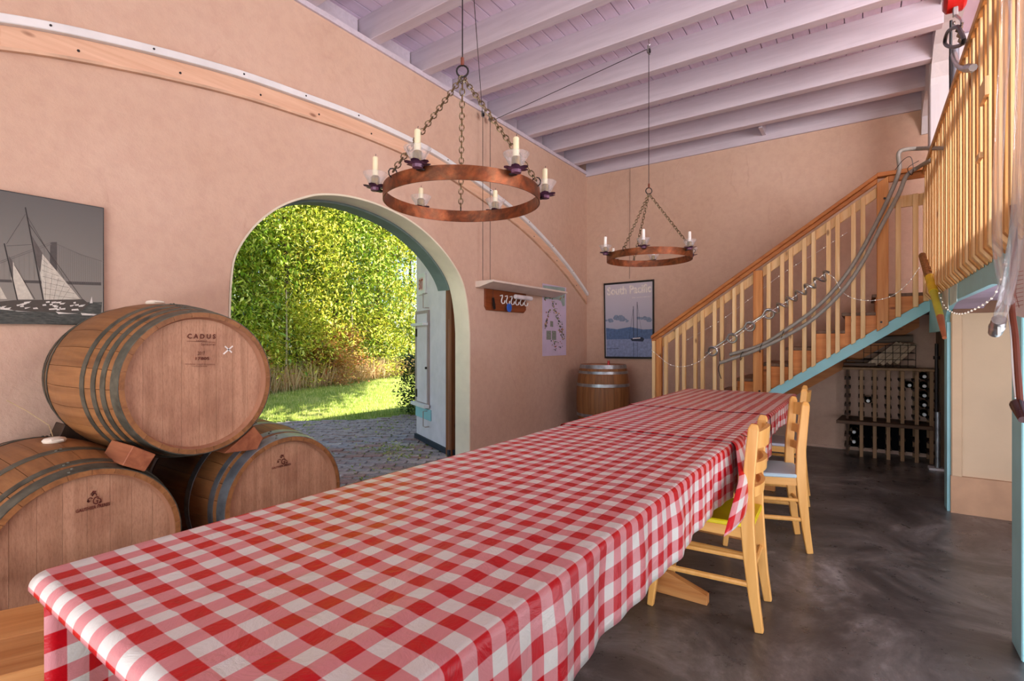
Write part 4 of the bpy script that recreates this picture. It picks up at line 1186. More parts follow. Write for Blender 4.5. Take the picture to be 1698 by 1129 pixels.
m = MB().lathe([(.0, -.004), (.042, -.004), (.052, 0), (.042, .004), (0, .004)], 20); 
m.v = [(z_, x_, y_) for x_, y_, z_ in m.v]
tag(obj('blue_opener', m, mplain('blue plastic', (40, 96, 190), .35), local=True, loc=(XL + .075, 4.775, 1.605)), 'round blue bottle opener hanging from the second hook', 'opener')
m = MB().sweep([(XL + .05, 4.50, 1.70), (XL + .05, 4.515, 1.62), (XL + .05, 4.53, 1.575)], [.02, .038, .022], [.012, .014, .01], (0, 1, 0)); m.tube([(XL + .05, 4.50, 1.70), (XL + .05, 4.498, 1.795)], .002, 4)
tag(obj('corkscrew', m, M_DKMET), 'dark folding corkscrew hanging at the near end of the hook board', 'corkscrew')

# ================================================================ CHANDELIERS
def chain_mb(a, b, ln_=.034, wd=.0115, wr=.0027):
    a = Vector(a); b = Vector(b); L = (b - a).length; n_ = max(3, int(L / (ln_ * .74))); d = (b - a).normalized(); u = d.orthogonal().normalized(); w_ = d.cross(u)
    mb = MB(); st = L / n_
    for k in range(n_):
        c = a + d * (st * (k + .5)); s_ = u if k % 2 else w_
        pts = []
        for i in range(8):
            an = 2 * PI * i / 8
            pts.append(c + d * (math.sin(an) * st * .68) + s_ * (math.cos(an) * wd))
        mb.tube(pts, wr, 4, closed=True)
    return mb
def chandelier(label, cx_, cy_, zr, apex, candle_mat):
    Rr, hb = .345, .058
    t = thing('hoop_chandelier', label, 'chandelier', (cx_, cy_, zr), (0, 0, 0), 'copper hoop chandeliers with six candles')
    m = MB().lathe([(Rr, -hb / 2), (Rr + .004, -hb / 2), (Rr + .004, hb / 2), (Rr, hb / 2)], 72, closed=True)
    obj('ring', m, M_COPPER, t, local=True, smooth=True)
    ph = YAW
    ap = Vector((0, 0, apex))
    for a in (222, 340, 97):
        an = R(a) + ph; p = Vector((math.cos(an) * (Rr + .003), math.sin(an) * (Rr + .003), hb / 2 - .008)); e = p + Vector((0, 0, .02))
        rad_ = Vector((math.cos(an), math.sin(an), 0))
        hk = [p + rad_ * (.020 * math.cos(q)) + Vector((0, 0, .012 + .020 * math.sin(q))) for q in [i * 2 * PI / 9 - 1.2 for i in range(8)]]
        obj('hook', MB().tube(hk, .0028, 5), M_DKMET, t, local=True)
        obj('chain', chain_mb(e, ap), M_CHAIN, t, local=True)
    N = 14
    obj('suspension_ring', MB().tube([(.026 * math.cos(2 * PI * k / N) * _c, .026 * math.cos(2 * PI * k / N) * _s, apex + .025 + .026 * math.sin(2 * PI * k / N)) for k in range(N)], .0042, 6, closed=True), M_DKMET, t, local=True)
    obj('clip', MB().tube([(0, 0, apex + .05), (0, 0, apex + .085)], .008, 8), M_BROWNH, t, local=True)
    for k, a in enumerate((9, 69, 129, 189, 249, 309)):
        an = R(a) + ph; rr = Rr + .036; x, y = math.cos(an) * rr, math.sin(an) * rr; z = .012 + hb / 2 - .012
        mb = MB()
        for q in range(6):
            b = q * PI / 3; P6 = [(x, y, z - .006)] + [(x + r6 * math.cos(b + d6), y + r6 * math.sin(b + d6), z + h6) for r6, d6, h6 in ((.036, -.52, .001), (.049, -.30, .003), (.053, 0, .005), (.049, .30, .003), (.036, .52, .001))] + [(x, y, z + .001)]
            mb.add(P6, [(0, 1, 2, 3, 4, 5), (6, 5, 4, 3, 2, 1)])
        mb.lathe([(.0, -.014), (.02, -.012), (.022, 0), (0, .002)], 10, base=(x, y, z - .004))
        cup = obj('candle_holder', mb, M_PURP, t, local=True)
        obj('bracket', MB().box(-.012, .012, -.012, .012, -.005, .001), M_DKMET, t, local=True, loc=(math.cos(an) * (Rr + .016), math.sin(an) * (Rr + .016), z - .014))
        mb = MB().lathe([(.022, .004), (.026, .006), (.036, .03), (.050, .052), (.053, .060), (.0505, .060), (.034, .031), (.024, .009), (.0, .007)], 20, base=(x, y, z), cap=False)
        obj('glass_cup', mb, M_GLASS, cup, local=True, smooth=True)
        obj('socket', MB().lathe([(.018, .006), (.019, .043), (.015, .048), (0, .049)], 12, base=(x, y, z)), M_BRASS, cup, local=True, smooth=True)
        hh = (.088, .075, .07, .10, .098, .092)[k]
        mb = MB().lathe([(.0125, .03), (.012, .03 + hh), (.008, .034 + hh), (0, .033 + hh)], 10, base=(x, y, z)); obj('candle', mb, candle_mat, cup, local=True, smooth=True)
        obj('wick', MB().tube([(x, y, z + .03 + hh), (x + .003, y, z + .045 + hh)], .0014, 4), M_BLACK, cup, local=True)
    return t
C1, C2 = Vector((-1.49, 1.77, 1.868)), Vector((-1.488, 4.19, 1.925))
chandelier('copper hoop chandelier with six candles, nearest, hanging over the near half of the table', C1.x, C1.y, C1.z, .545, M_WAX)
chandelier('copper hoop chandelier with six candles, farthest, hanging before the back wall', C2.x, C2.y, C2.z, .535, mplain('white wax', (236, 230, 222), .4))
def cable(name, label, pts, r=.0028, mat=None, g='suspension cables of the chandeliers', cat='cable'):
    return tag(obj(name, MB().tube(pts, r, 6), mat or M_DKMET), label, cat, g)
cable('cable', 'vertical cable of the nearest chandelier, rising to the ceiling joist', [(C1.x, C1.y, C1.z + .63), (C1.x, C1.y, 3.70)])
cable('cable', 'vertical cable of the far chandelier, rising to its pulley', [(C2.x, C2.y, C2.z + .62), (C2.x, C2.y, 3.66)])
cable('cable', 'slanting cable from the far pulley to the wall pulley', [(C2.x - .02, C2.y, 3.68), (-3.31, 4.42, 3.60)])
cable('cable', 'slanting cable from the near pulley to the wall pulley', [(C1.x - .02, C1.y, 3.68), (-3.31, 4.26, 3.60)])
cable('cable', 'left of the two cables dropping down the wall to the shelf', [(-3.315, 4.27, 3.60), (-3.315, 4.27, 1.866)])
cable('cable', 'right of the two cables dropping down the wall to the shelf', [(-3.315, 4.40, 3.60), (-3.315, 4.40, 1.866)])
cable('wire', 'thin dark vertical line down the back wall beside the far chandelier', [at('y', YB - .02, 1045, 272), at('y', YB - .02, 1044, 400), at('y', YB - .02, 1044, 462)], .0022, g=None, cat='wire')  # slim tube that draws a thin dark line on the wall
def pulley(label, p):
    t = thing('pulley', label, 'pulley', p, group='small cable pulleys under the joists')
    obj('cheek', MB().box(-.006, .006, -.022, .022, -.03, .03), M_STEEL, t, local=True)
    obj('wheel', MB().tube([(-.012, 0, -.008), (.012, 0, -.008)], .018, 12), M_DKMET, t, local=True)
    obj('hook', MB().tube([(0, 0, .03), (.01, 0, .045), (0, 0, .06), (0, 0, .03 + .06)], .003, 5), M_STEEL, t, local=True)
pulley('small steel pulley hooked under the joist above the far chandelier', (C2.x, C2.y, 3.67))
pulley('small steel pulley hooked under the joist above the near chandelier', (C1.x, C1.y, 3.69))
pulley('small dark pulley at the wall top, above the hook shelf, nearer one', (-3.315, 4.27, 3.62))
pulley('small dark pulley at the wall top, above the hook shelf, farther one', (-3.315, 4.40, 3.62))

# ================================================================ STAIRCASE
YS = 5.95
st = thing('staircase', 'orange wood staircase with a turquoise stringer climbing to the loft on the right', 'staircase', (-.9, YS, 0))
SL = .69
def zs(x): return 1.269 + SL * x
for k in range(-4, 6):
    x0_ = -1.13 + .245 * k; zt = .82 + .17 * k
    obj('tread', MB().box(x0_ - .03, x0_ + .25 if k < 5 else .5, YS + .035, YB - .02, zt - .032, zt), mwood('stair tread', (112, 84, 62), (150, 116, 86), 1), st, bevel=.003)
    obj('riser', MB().box(x0_, x0_ + .02, YS + .045, YB - .03, max(0, zt - .17), zt - .033), M_STEP, st)
    x1_ = x0_ + .245 if k < 5 else .49
    m = MB().hexa([(x0_, YS + .012, max(.0, zs(x0_) - .10)), (x1_, YS + .012, max(.0, zs(x1_) - .10)), (x1_, YS + .034, max(.0, zs(x1_) - .10)), (x0_, YS + .034, max(.0, zs(x0_) - .10)),
                   (x0_, YS + .012, zt - .033), (x1_, YS + .012, zt - .033), (x1_, YS + .034, zt - .033), (x0_, YS + .034, zt - .033)])
    obj('side_board', m, M_STEP, st)
def slope_bar(name, xa, xb, za, y0, y1, th, mat, parent, bevel=0, slope=SL):
    """board following the stair slope; ZA = top height at x = 0"""
    return obj(name, MB().hexa([(xa, y0, za + slope * xa - th), (xb, y0, za + slope * xb - th), (xb, y1, za + slope * xb - th), (xa, y1, za + slope * xa - th),
                                (xa, y0, za + slope * xa), (xb, y0, za + slope * xb), (xb, y1, za + slope * xb), (xa, y1, za + slope * xa)]), mat, parent, bevel=bevel)
slope_bar('stringer', -1.72, .495, 1.269, YS - .028, YS + .011, .115, M_BLUE, st, .003)
slope_bar('stringer', -1.55, .48, 1.20, YB - .06, YB - .035, .16, M_STEP, st)
obj('soffit', MB().hexa([(-1.3, YS + .05, zs(-1.3) - .03), (.48, YS + .05, zs(.48) - .03), (.48, YB - .04, zs(.48) - .03), (-1.3, YB - .04, zs(-1.3) - .03),
                         (-1.3, YS + .05, zs(-1.3) - .015), (.48, YS + .05, zs(.48) - .015), (.48, YB - .04, zs(.48) - .015), (-1.3, YB - .04, zs(-1.3) - .015)]), mplain('soffit', (120, 104, 92), .8), st)
rl = thing('stair_railing', 'pine stair railing with square balusters and a stained handrail', 'railing', (-.9, YS - .05, .2))
HS = (2.765 - 1.262) / (.098 + 2.061)
def zr_(x, base): return base + HS * (x + 2.061)
def hb_(name, y0, y1, z0, z1, mat, xa=-2.061, xb=.105):
    obj(name, MB().hexa([(xa, y0, zr_(xa, z0)), (xb, y0, zr_(xb, z0)), (xb, y1, zr_(xb, z0)), (xa, y1, zr_(xa, z0)), (xa, y0, zr_(xa, z1)), (xb, y0, zr_(xb, z1)), (xb, y1, zr_(xb, z1)), (xa, y1, zr_(xa, z1))]), mat, rl, bevel=.005)
hb_('handrail', YS - .085, YS + .0, 1.245, 1.285, M_RAIL)
hb_('handrail', YS - .060, YS - .025, 1.198, 1.245, M_RAIL)
obj('handrail', MB().box(.10, .53, YS - .085, YS, 2.757, 2.797), M_RAIL, rl, bevel=.005)
obj('handrail', MB().box(.19, .50, YS - .06, YS - .025, 2.70, 2.757), M_RAIL, rl, bevel=.003)
segs = [(-1.95, -.96), (-.876, .101)]
for xa, xb in segs:
    hb_('skirt_board', YS - .022, YS - .002, 1.07, 1.175, M_PALE, xa, xb)
obj('skirt_board', MB().box(.19, .50, YS - .022, YS - .002, 2.46, 2.565), M_PALE, rl)
bxs = [-1.892, -1.762, -1.685, -1.56, -1.482, -1.352, -1.277, -1.15, -1.073, -.816, -.69, -.612, -.492, -.411, -.285, -.21, -.081, -.006]
for x in bxs:
    zb = max(.0, zs(x) - .02) if x > -1.75 else 0.0
    zb0 = max(0, zs(x - .02) - .015); zb1 = max(0, zs(x + .02) - .015)
    xc, hw_ = x, .019
    zt0 = zr_(xc - hw_, 1.165); zt1 = zr_(xc + hw_, 1.165)
    m = MB().hexa([(xc - hw_, YS - .062, zb0), (xc + hw_, YS - .062, zb1), (xc + hw_, YS - .024, zb1), (xc - hw_, YS - .024, zb0),
                   (xc - hw_, YS - .062, zt0), (xc + hw_, YS - .062, zt1), (xc + hw_, YS - .024, zt1), (xc - hw_, YS - .024, zt0)])
    obj('baluster', m, M_PALE, rl, bevel=.002)
for x in (.262, .388, .462):
    obj('baluster', MB().box(x - .02, x + .02, YS - .062, YS - .024, zs(x) - .005, 2.56), M_PALE, rl, bevel=.002)
obj('newel_post', MB().box(-2.05, -2.012, YS - .075, YS + .0, 0, 1.225), M_PALE, rl, bevel=.003)
obj('newel_post', MB().box(-2.008, -1.945, YS - .055, YS + .0, 0, 1.27), M_PINEZ, rl, bevel=.003)
obj('newel_post', MB().box(-.962, -.874, YS - .07, YS + .010, .56, 1.965), M_PINEZ, rl, bevel=.004)
obj('newel_post', MB().hexa([(.101, YS - .07, 1.31), (.19, YS - .07, 1.375), (.19, YS + .01, 1.375), (.101, YS + .01, 1.31), (.101, YS - .07, 2.70), (.19, YS - .07, 2.757), (.19, YS + .01, 2.757), (.101, YS + .01, 2.70)]), M_PINEZ, rl, bevel=.004)
m = MB()
for x, z in ((-.93, .62), (-.90, .70), (.135, 1.40), (.16, 2.55)): m.tube([(x, YS - .07, z), (x, YS - .078, z)], .010, 8)
obj('bolt', m, M_DKMET, rl)

# ================================================================ LOFT RAILING
lr = thing('loft_railing', 'tall close-set pine baluster railing along the loft edge', 'railing', (.46, 4, 1.58))
xb0, xb1 = .445, .488
y = -1.39; k = 0
me_cache = {}
while y < 5.87:
    tall = 2.735
    wide = (k % 2)
    key = wide
    if key not in me_cache:
        hw_ = .019
        # 45 degree bevel at the foot, cut from the room side back to the beam
        sec = [(xb0, .055), (xb0, 1.15), (xb1, 1.15), (xb1, .0), (xb0 + .040, .0)]
        mb = MB().prism([(a - xb0, b) for a, b in sec], 'y', -hw_, hw_); me_cache[key] = mkmesh('baluster', mb, M_PALE if not wide else M_PINE, bevel=.0015)
    o = link('baluster', me_cache[key], lr, Vector((xb0, y, 1.585)) - WORLD[lr.name])
    if k % 5 == 3: o.scale = (1, 1.25, 1)
    y += .097 + (.012 if k % 2 else -.006); k += 1
obj('top_rail', MB().box(xb0 - .012, xb1 + .06, -1.5, 5.95, 2.725, 2.765), M_PINE, lr, bevel=.004)
obj('back_rail', MB().box(xb1 + .001, xb1 + .022, -1.5, 5.93, 2.50, 2.60), M_PINE, lr)
obj('back_rail', MB().box(xb1 + .001, xb1 + .022, -1.5, 5.93, 1.64, 1.76), M_PINE, lr)
# inner cleats nailed between balusters
for (ya, yb, z0, z1) in ((2.96, 3.10, 2.28, 2.36), (3.1, 3.2, 2.05, 2.075)):
    obj('cleat', MB().box(xb0 - .016, xb0 - .001, ya, yb, z0, z1), M_PALE, lr)

# ================================================================ HOSES, LIGHTS, RODS ON THE STAIR RAIL
YH = 5.868
def pxcurve(pts, y=YH, n=6): return spline([tuple(at('y', y, *p)) for p in pts], n)
t = thing('grey_hose', 'upper thick grey hose, looping out of the loft railing and along the stair rail', 'hose', at('y', YH, 1490, 300), group='grey hoses draped along the stair rail')
p = [tuple(at('x', .43, 1567, 245)), tuple(at('x', .40, 1558, 245.5))] 
p1 = spline([tuple(at('x', .46, 1570, 245)), tuple(at('y', 5.84, 1530, 246)), tuple(at('y', YH, 1500, 248)), tuple(at('y', YH, 1490, 256)), tuple(at('y', YH, 1491, 282)), tuple(at('y', YH, 1478, 318)), tuple(at('y', YH, 1452, 372)),
             tuple(at('y', YH, 1420, 430)), tuple(at('y', YH, 1385, 478)), tuple(at('y', YH, 1345, 517)), tuple(at('y', YH, 1300, 549)), tuple(at('y', YH, 1262, 572)), tuple(at('y', YH, 1210, 588))], 7)
obj('tube', MB().tube(p1, .018, 10), M_GREYH, t, smooth=True)
t2 = thing('grey_hose', 'thick grey hose along the stair rail ending near the floor side, lower one', 'hose', at('y', YH - .03, 1490, 320), group='grey hoses draped along the stair rail')
p2 = spline([tuple(at('x', .45, 1545, 265)), tuple(at('y', 5.80, 1525, 276)), tuple(at('y', 5.82, 1503, 292)), tuple(at('y', 5.82, 1490, 322)), tuple(at('y', 5.82, 1462, 374)), tuple(at('y', 5.82, 1432, 432)),
             tuple(at('y', 5.82, 1397, 482)), tuple(at('y', 5.82, 1352, 526)), tuple(at('y', 5.82, 1305, 556)), tuple(at('y', 5.82, 1255, 580)), tuple(at('y', 5.82, 1193, 602))], 7)
obj('tube', MB().tube(p2, .018, 10), M_GREYH, t2, smooth=True)
for (u, v, lb_) in ((1262, 577, 'middle'), (1298, 556, 'upper right'), (1230, 590, 'lower left')):
    a = at('y', 5.845, u, v); mb = MB().tube([a + Vector((.04 * math.cos(q) * .3, .055 * math.sin(q), .045 * math.cos(q))) for q in [i * PI / 5 for i in range(10)]], .003, 5, closed=True)
    tag(obj('hose_tie', mb, M_BLACK), 'thin black tie round the two grey hoses, the %s of three' % lb_, 'tie', 'black ties round the grey hoses')
a = at('y', 5.80, 1505, 275)
pts = [a + Vector(q) for q in ((-.09, 0, -.02), (-.03, 0, .06), (.02, -.02, .07), (.04, 0, -.02), (.03, 0, -.09), (.0, 0, -.02), (.08, 0, .03))]
tag(obj('wire_tie', MB().tube(spline([tuple(q) for q in pts], 4), .0028, 5), M_BLACK), 'looped black wire tying the hoses at the top of the stairs', 'wire')
t = at('y', 5.87, 1193, 575)
tag(obj('hanging_cord', MB().tube(pxcurve([(1193, 578), (1194, 600), (1191, 612), (1196, 628)], 5.86, 4), .004, 5), M_BLACK), 'short black cord hanging below the end of the coiled rod', 'cord')
# coiled steel rod
def coil():
    pts = []
    A = at('y', 5.86, 1170, 586); B = at('y', 5.86, 1274, 517); C = at('y', 5.86, 1373, 450)
    # wavy front part with four curls
    curls = [.10, .42, .70, .99]
    d = (B - A); dn = d.normalized(); up = Vector((0, -1, 0)).cross(dn) * -1
    def seg(p, q, n_): return [p + (q - p) * i / n_ for i in range(n_)]
    last = A
    for c in curls:
        p = A + d * c; pts += seg(last, p - dn * .03, 5)
        for i in range(13):
            a_ = -PI / 2 + i / 12 * 2 * PI
            pts.append(p + dn * (.048 * math.cos(a_)) + up * (.048 * math.sin(a_) + .02) + Vector((0, -.018 + .003 * i, 0)))
        last = p + dn * .03
    L = (C - B); n_ = 70
    for i in range(n_ + 1):
        s_ = i / n_; a_ = s_ * 2 * PI * 6
        pts.append(B + dn * .04 + (L - dn * .04) * s_ + up * (.040 * math.sin(a_) + .02) + Vector((0, -.036 * math.cos(a_), 0)))
    return pts
tag(obj('coiled_rod', MB().tube(coil(), .011, 7), M_STEEL, smooth=True), 'curled galvanised rod, twisted at its upper end, fixed along the stair balusters', 'rod')
# fairy lights: wire plus bulbs
def fairy(label, pts3, nb, name='string_lights'):
    t = thing(name, label, 'string lights', pts3[0], group='small white string lights')
    obj('wire', MB().tube(pts3, .0022, 4), M_WHITE, t)
    P = [Vector(q) for q in pts3]; L = [0]
    for a_, b_ in zip(P, P[1:]): L.append(L[-1] + (b_ - a_).length)
    for k in range(nb):
        s_ = L[-1] * (k + .5) / nb; i = max(j for j in range(len(L)) if L[j] <= s_); i = min(i, len(P) - 2)
        q = P[i] + (P[i + 1] - P[i]) * ((s_ - L[i]) / max(1e-6, L[i + 1] - L[i]))
        mb = MB().lathe([(0, -.004), (.0036, -.003), (.0045, 0), (.003, .004), (0, .006)], 6)
        obj('bulb', mb, M_BULB, t, local=True, loc=q - WORLD[t.name] + Vector((0, -.006, 0)))
fairy('string of tiny lights sagging from the foot newel to the coiled rod', pxcurve([(1080, 580), (1092, 590), (1110, 604), (1132, 608), (1158, 600), (1180, 583), (1210, 565), (1245, 540), (1280, 515), (1320, 490), (1370, 452)], 5.85, 5), 26)
fairy('string of tiny lights swagged across the newel at the stair head', pxcurve([(1370, 452), (1384, 462), (1398, 485), (1420, 496), (1450, 498), (1480, 490), (1505, 470), (1520, 450), (1527, 440)], 5.84, 5), 18)
fairy('string of tiny lights behind the balusters below the upper board', pxcurve([(1135, 566), (1160, 552), (1200, 528), (1240, 498), (1300, 452), (1360, 415), (1405, 385)], YS + .02, 4), 20)
fairy('string of tiny lights looping under the turquoise loft beam', spline([tuple(at('x', .475, *p)) for p in [(1556, 482), (1562, 500), (1572, 514), (1592, 521), (1620, 511), (1645, 494), (1654, 478), (1660, 462), (1667, 440), (1676, 405), (1682, 360), (1690, 300)]], 5), 26)

# ================================================================ RACKS AND STORED THINGS UNDER THE STAIRS
YR0, YR1 = 6.58, 6.82
wr = thing('wine_rack', 'slatted wooden wine rack under the stairs', 'rack', (.2, 6.7, 0))
xs = [-.145, -.02, .095, .21, .325, .44, .555]
for i, x in enumerate(xs):
    for yv in (YR0, YR1):
        if i == 0 and yv == YR0:
            obj('slat', MB().box(x - .012, x + .012, yv - .01, yv + .01, 0, .92), M_DARKW, wr)
            continue
        yv2 = yv - .034 if yv == YR0 else yv
        obj('slat', MB().box(x - .016, x + .016, yv2 - .010, yv2 + .012, 0, .918), M_RACKW, wr, bevel=.002)
rows_z = [.10, .21, .44, .535, .63, .725, .82]
for i, x in enumerate(xs):
    m = MB()
    for z in rows_z:
        m.box(x - .027, x + .027, YR0 - .020, YR1 + .01, z - .011, z + .011)
    o = obj('rungs', m, M_DARKW, wr); o['kind'] = 'stuff'
obj('top_board', MB().box(-.19, .60, 6.53, 6.85, .92, .945), M_RACKW, wr, bevel=.003)
m = MB().hexa([(-.24, 6.40, .355), (.56, 6.47, .345), (.56, 6.86, .345), (-.2, 6.86, .355), (-.24, 6.40, .39), (.56, 6.47, .38), (.56, 6.86, .38), (-.2, 6.86, .39)])
obj('shelf_board', m, M_RACKX, wr, bevel=.003)
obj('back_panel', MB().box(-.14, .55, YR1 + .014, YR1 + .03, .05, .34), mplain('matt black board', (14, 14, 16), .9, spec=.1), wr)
me_b1 = None
def bottle(label, x, z):
    t = thing('wine_bottle', label, 'bottle', (x, YR0 + .02, z), (R(90), 0, 0), 'wine bottles lying in the rack')
    mb = MB().lathe([(0, -.24), (.034, -.24), (.037, -.23), (.037, -.06), (.030, -.03), (.015, -.005), (.014, .055), (.016, .058), (.016, .068), (0, .068)], 18)
    obj('glass', mb, M_BOT, t, local=True, smooth=True)
    obj('foil', MB().lathe([(.0165, .030), (.0165, .070), (.012, .072), (0, .072)], 12), mplain('white foil', (206, 210, 208), .3), t, local=True)
nm = ['top', 'second', 'third', 'fourth', 'lowest']
for k, z in enumerate((.868, .773, .678, .583, .488)):
    bottle('dark wine bottle with a white cap in the right rack column, %s of the five' % nm[k], .50, z)
bottle('single dark wine bottle in the rack column second from the right', .383, .775)
bottle('single dark wine bottle in the rack column second from the left', .038, .595)
bottle('upper dark bottle in the lower left corner of the rack', -.085, .255)
bottle('lower dark bottle in the lower left corner of the rack', -.085, .152)
# timber on top of the rack
me_n = [((-.18, 6.6), (.10, 6.62), .975, .03, .10, 'pale plank lying on the left end of the rack top'), ((-.16, 6.70), (.12, 6.72), 1.01, .025, .08, 'thin plank stacked on the plank at the left end of the rack top')]
for (xa, ya), (xb, yb), z, h, w_, lb in me_n:
    tag(obj('plank', MB().bar((xa, ya, z), (xb, yb, z), w_, h, (0, 1, 0)), M_RACKX, bevel=.002), lb, 'plank', 'planks stored on the wine rack')
for k in range(5):
    a = Vector((.03 + k * .06, 6.61 + .035 * (k % 2), .965 + .006 * k)); b = a + Vector((.26 - .025 * k, .05, .24 - .012 * k))
    tag(obj('offcut', MB().bar(a, b, .07, .036, (0, 1, 0)), mwood('pale offcut', (176, 150, 122), (206, 182, 154), 0), bevel=.002),
        ['timber offcut leaning at the far left of the wire basket', 'timber offcut second from the left in the wire basket', 'timber offcut in the middle of the wire basket', 'timber offcut second from the right in the wire basket', 'timber offcut at the far right of the wire basket'][k], 'offcut', 'timber offcuts leaning in the wire basket')
wb = thing('wire_basket', 'dark wire basket of timber offcuts on top of the wine rack', 'basket', (.2, 6.72, .95))
m = MB()
for k in range(8):
    x = .0 + k * .062; m.tube([(x, 6.58, .95), (x, 6.58, 1.18)], .0025, 4)
for z in (.96, 1.03, 1.10, 1.18): m.tube([(0, 6.58, z), (.434, 6.58, z), (.434, 6.86, z), (0, 6.86, z)], .0028, 4, closed=True)
obj('mesh', m, M_DKMET, wb)
tag(obj('rolled_mat', MB().tube([(.05, 6.74, 1.235), (.42, 6.76, 1.25)], .038, 12), mplain('rolled cloth', (130, 116, 100), .9)), 'greyish roll lying across the top of the wire basket', 'roll')
sp = thing('steel_post', 'galvanised steel prop standing right of the wine rack', 'post', (.575, 6.35, 0))
u0 = at('y', 6.3, 1553, 700)
obj('tube', MB().tube([(u0.x, 6.3, .02), (u0.x, 6.3, 1.20)], .014, 10), M_DKMET, sp, smooth=True)
obj('sleeve', MB().tube([(u0.x + .008, 6.29, .02), (u0.x + .008, 6.29, .55)], .021, 10), M_HOOPL, sp, smooth=True)
obj('collar', MB().tube([(u0.x, 6.3, 1.05), (u0.x, 6.3, 1.08)], .026, 10), M_DKMET, sp)
obj('base_plate', MB().box(u0.x - .06, u0.x + .06, 6.24, 6.36, 0, .02), M_WHITE, sp)

# ================================================================ THINGS HUNG ON THE LOFT EDGE
# striker with braided grip, yellow tape, yellow sleeve and copper end
P_ = [at('x', .43, *p) for p in [(1530, 424), (1542, 460), (1548, 484), (1559, 525), (1566, 560)]]
t = thing('taped_rod', 'rod with braided brown grip, yellow tape and copper tip hanging at the loft corner', 'rod', P_[2])
obj('grip', MB().tube([P_[0], P_[1]], [.03, .034], 10), mplain('braided grip', (150, 104, 60), .8, var=.3, scale=60, bump=.4), t, smooth=True)
obj('tape', MB().tube([P_[1], P_[2]], [.033, .030], 10), M_YEL, t, smooth=True)
obj('sleeve', MB().tube([P_[2], P_[3]], [.024, .022], 10), M_YEL2, t, smooth=True)
obj('tip', MB().tube([P_[3], P_[4]], [.022, .012], 10), M_COP, t, smooth=True)
# papers taped on the beam
for k, (q, lb, mt) in enumerate([([(1562, 478), (1572, 474), (1572, 512), (1562, 514)], 'crumpled note taped at the left end of the turquoise beam', M_PAPER),
                                 ([(1575, 477), (1587, 470), (1586, 500), (1575, 507)], 'pale note with grey lines taped on the turquoise beam', mplain('note', (196, 214, 206), .7))]):
    ps = [at('x', .484, *p) for p in q]
    m = MB().add(ps + [p + Vector((.004, 0, 0)) for p in ps], [(0, 1, 2, 3), (7, 6, 5, 4), (0, 4, 5, 1), (1, 5, 6, 2), (2, 6, 7, 3), (3, 7, 4, 0)])
    o = tag(obj('paper_note', m, mt), lb, 'note', 'paper notes taped to the loft beam')
ps = [at('x', .478, *p) for p in [(1673, 400), (1710, 385), (1710, 530), (1675, 521)]]
t = thing('paper_map', 'white paper map taped on the near post at the right edge', 'map', ps[3])
obj('sheet', MB().add(ps + [p + Vector((.003, 0, 0)) for p in ps], [(0, 1, 2, 3), (7, 6, 5, 4), (0, 4, 5, 1), (1, 5, 6, 2), (2, 6, 7, 3), (3, 7, 4, 0)]), mplain('white paper', (222, 216, 218), .7, var=.02), t)
lines = [thick((1681, 418 + 0), (1684, 440), 1.6), thick((1684, 440), (1680, 470), 1.4), thick((1680, 470), (1690, 510), 1.4)] + [thick((1682, 452 + 7 * k), (1697, 449 + 7 * k), .9) for k in range(9)]
flat(t, 'print', 'x', .4775, lines, mplain('map ink', (176, 120, 120), .7), off=-.0005)
# clear hoses with a cam coupling, hanging from above
def hangtube(name, label, pts, r, mat, x=.36, g=None, cat='hose', seg=10):
    q = spline([tuple(at('x', x, *p)) for p in pts], 6)
    return tag(obj(name, MB().tube(q, r, seg), mat, smooth=True), label, cat, g)
gh = 'clear hoses hanging at the right edge'
hangtube('clear_hose', 'clear hose hanging in the sharp bend, leftmost at the right edge', [(1669, -40), (1668, 60), (1662, 140), (1657, 240), (1653, 340), (1654, 410), (1662, 465), (1674, 500)], .013, M_TUBE, .36, gh)
hangtube('clear_hose', 'clear hose ending in a steel coupling, crossing towards lower left', [(1702, -20), (1698, 120), (1694, 240), (1690, 330), (1684, 400), (1675, 460), (1664, 505), (1655, 535)], .016, M_TUBE, .345, gh)
hangtube('clear_hose', 'thin clear hose behind the coupled hose', [(1694, -20), (1690, 120), (1686, 260), (1680, 380), (1668, 440)], .009, M_TUBE, .375, gh)
cp = thing('hose_coupling', 'steel cam coupling on the end of the clear hose', 'coupling', at('x', .345, 1654, 542))
a, b = at('x', .345, 1657, 530), at('x', .345, 1650, 552); d = b - a
obj('sleeve', MB().tube([a, a + d * .35], .019, 12), M_STEEL, cp, smooth=True)
obj('body', MB().tube([a + d * .35, a + d * .5, a + d * .7, a + d * 1.0], [.015, .021, .019, .017], 12), M_STEEL, cp, smooth=True)
for s_ in (-1, 1):
    obj('lever', MB().box(-.004, .004, -.006, .006, -.022, .022), M_STEEL, cp, local=True, loc=(0, s_ * .020, -.004))
t = thing('brown_strap', 'brown strap hanging down to a dark clamp on the near right post', 'strap', at('x', .38, 1690, 640))
q = spline([tuple(at('x', .38, *p)) for p in [(1680, 340), (1682, 430), (1678, 505), (1684, 560), (1688, 620), (1692, 670)]], 5)
obj('strap', MB().tube(q, .008, 8), M_BROWNH, t, smooth=True)
q = spline([tuple(at('x', .385, *p)) for p in [(1676, 480), (1674, 515), (1679, 560), (1681, 610), (1686, 660)]], 5)
obj('cord', MB().tube(q, .0055, 6), M_WHITE, t, smooth=True)
a = at('x', .37, 1688, 672); bb = at('x', .37, 1697, 696)
obj('clamp', MB().tube([a + Vector((0, .03, .0)), a, bb], [.014, .019, .011], 10), mplain('dark red clamp', (60, 24, 22), .25), t, smooth=True)
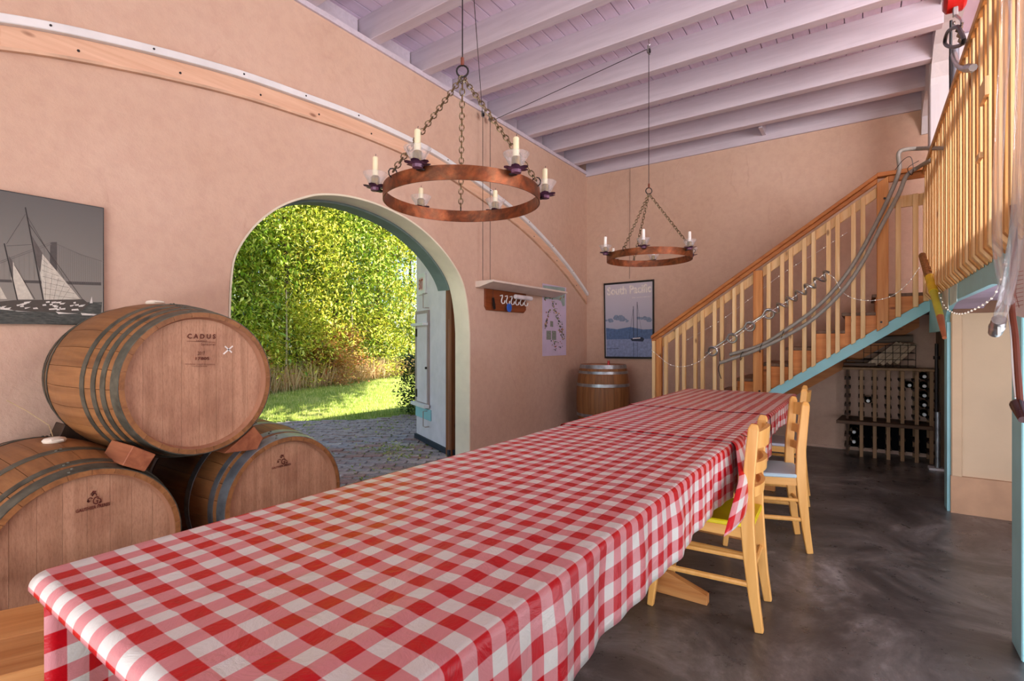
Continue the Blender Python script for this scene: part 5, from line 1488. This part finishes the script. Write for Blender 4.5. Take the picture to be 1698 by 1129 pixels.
# chain hoist: red housing, hook, black rope loop, pipe and elbow
xh = .42
h = thing('chain_hoist', 'red hoist with a steel hook hanging from the beam at the top right', 'hoist', at('x', xh, 1583, 20))
c0 = at('x', xh, 1583, -4)
m = MB().lathe([(0, -.05), (.055, -.05), (.075, -.035), (.078, .035), (.055, .05), (0, .05)], 22)
m.v = [(c0.x + z_, c0.y + x_, c0.z + y_) for x_, y_, z_ in m.v]
obj('housing', m, M_RED, h, smooth=True)
a = at('x', xh, 1584, 18); obj('swivel', MB().box(a.x - .012, a.x + .012, a.y - .014, a.y + .014, a.z - .03, a.z + .02), M_STEEL, h, bevel=.004)
q = [at('x', xh, *p) for p in [(1585, 26), (1593, 32), (1595, 40), (1588, 46), (1582, 42), (1582, 36)]]
obj('hook', MB().tube(spline([tuple(p) for p in q], 4), .007, 8), M_STEEL, h, smooth=True)
q = [tuple(at('x', xh - .01, *p)) for p in [(1588, 44), (1572, 52), (1567, 72), (1580, 78), (1598, 70), (1592, 50), (1588, 44)]]
tag(obj('rope_loop', MB().tube(spline(q, 5), .010, 8), M_BLACK, smooth=True), 'black rope loop hanging from the hoist hook', 'rope')
q = [tuple(at('x', .435, *p)) for p in [(1590, 46), (1594, 56), (1590, 64), (1596, 72)]]
tag(obj('chain', chain_mb(q[0], q[-1], .04, .014, .006), M_CHAIN), 'short bright chain bundle under the hoist hook', 'chain')
tag(obj('black_cable', MB().tube([at('x', .47, 1577, 34), at('x', .47, 1576, 100), at('x', .47, 1576.5, 176)], .008, 8), M_BLACK), 'straight black cable beside the grey pipe at the loft post', 'cable')
t = thing('conduit_pipe', 'grey conduit pipe with a steel elbow rising behind the loft railing', 'pipe', at('x', .46, 1583, 160))
obj('pipe', MB().tube([at('x', .475, 1583, 170), at('x', .475, 1584, 80)], .020, 10), mplain('grey pipe', (110, 110, 118), .5, .3), t, smooth=True)
q = [tuple(at('x', .44, *p)) for p in [(1582, 90), (1586, 103), (1597, 113), (1612, 113)]]
obj('elbow', MB().tube(spline(q, 4), [.016] * 12 + [.02], 10), M_STEEL, t, smooth=True)
obj('fitting', MB().tube([at('x', .43, 1604, 113), at('x', .43, 1614, 112)], [.022, .017], 8), M_STEEL, t)
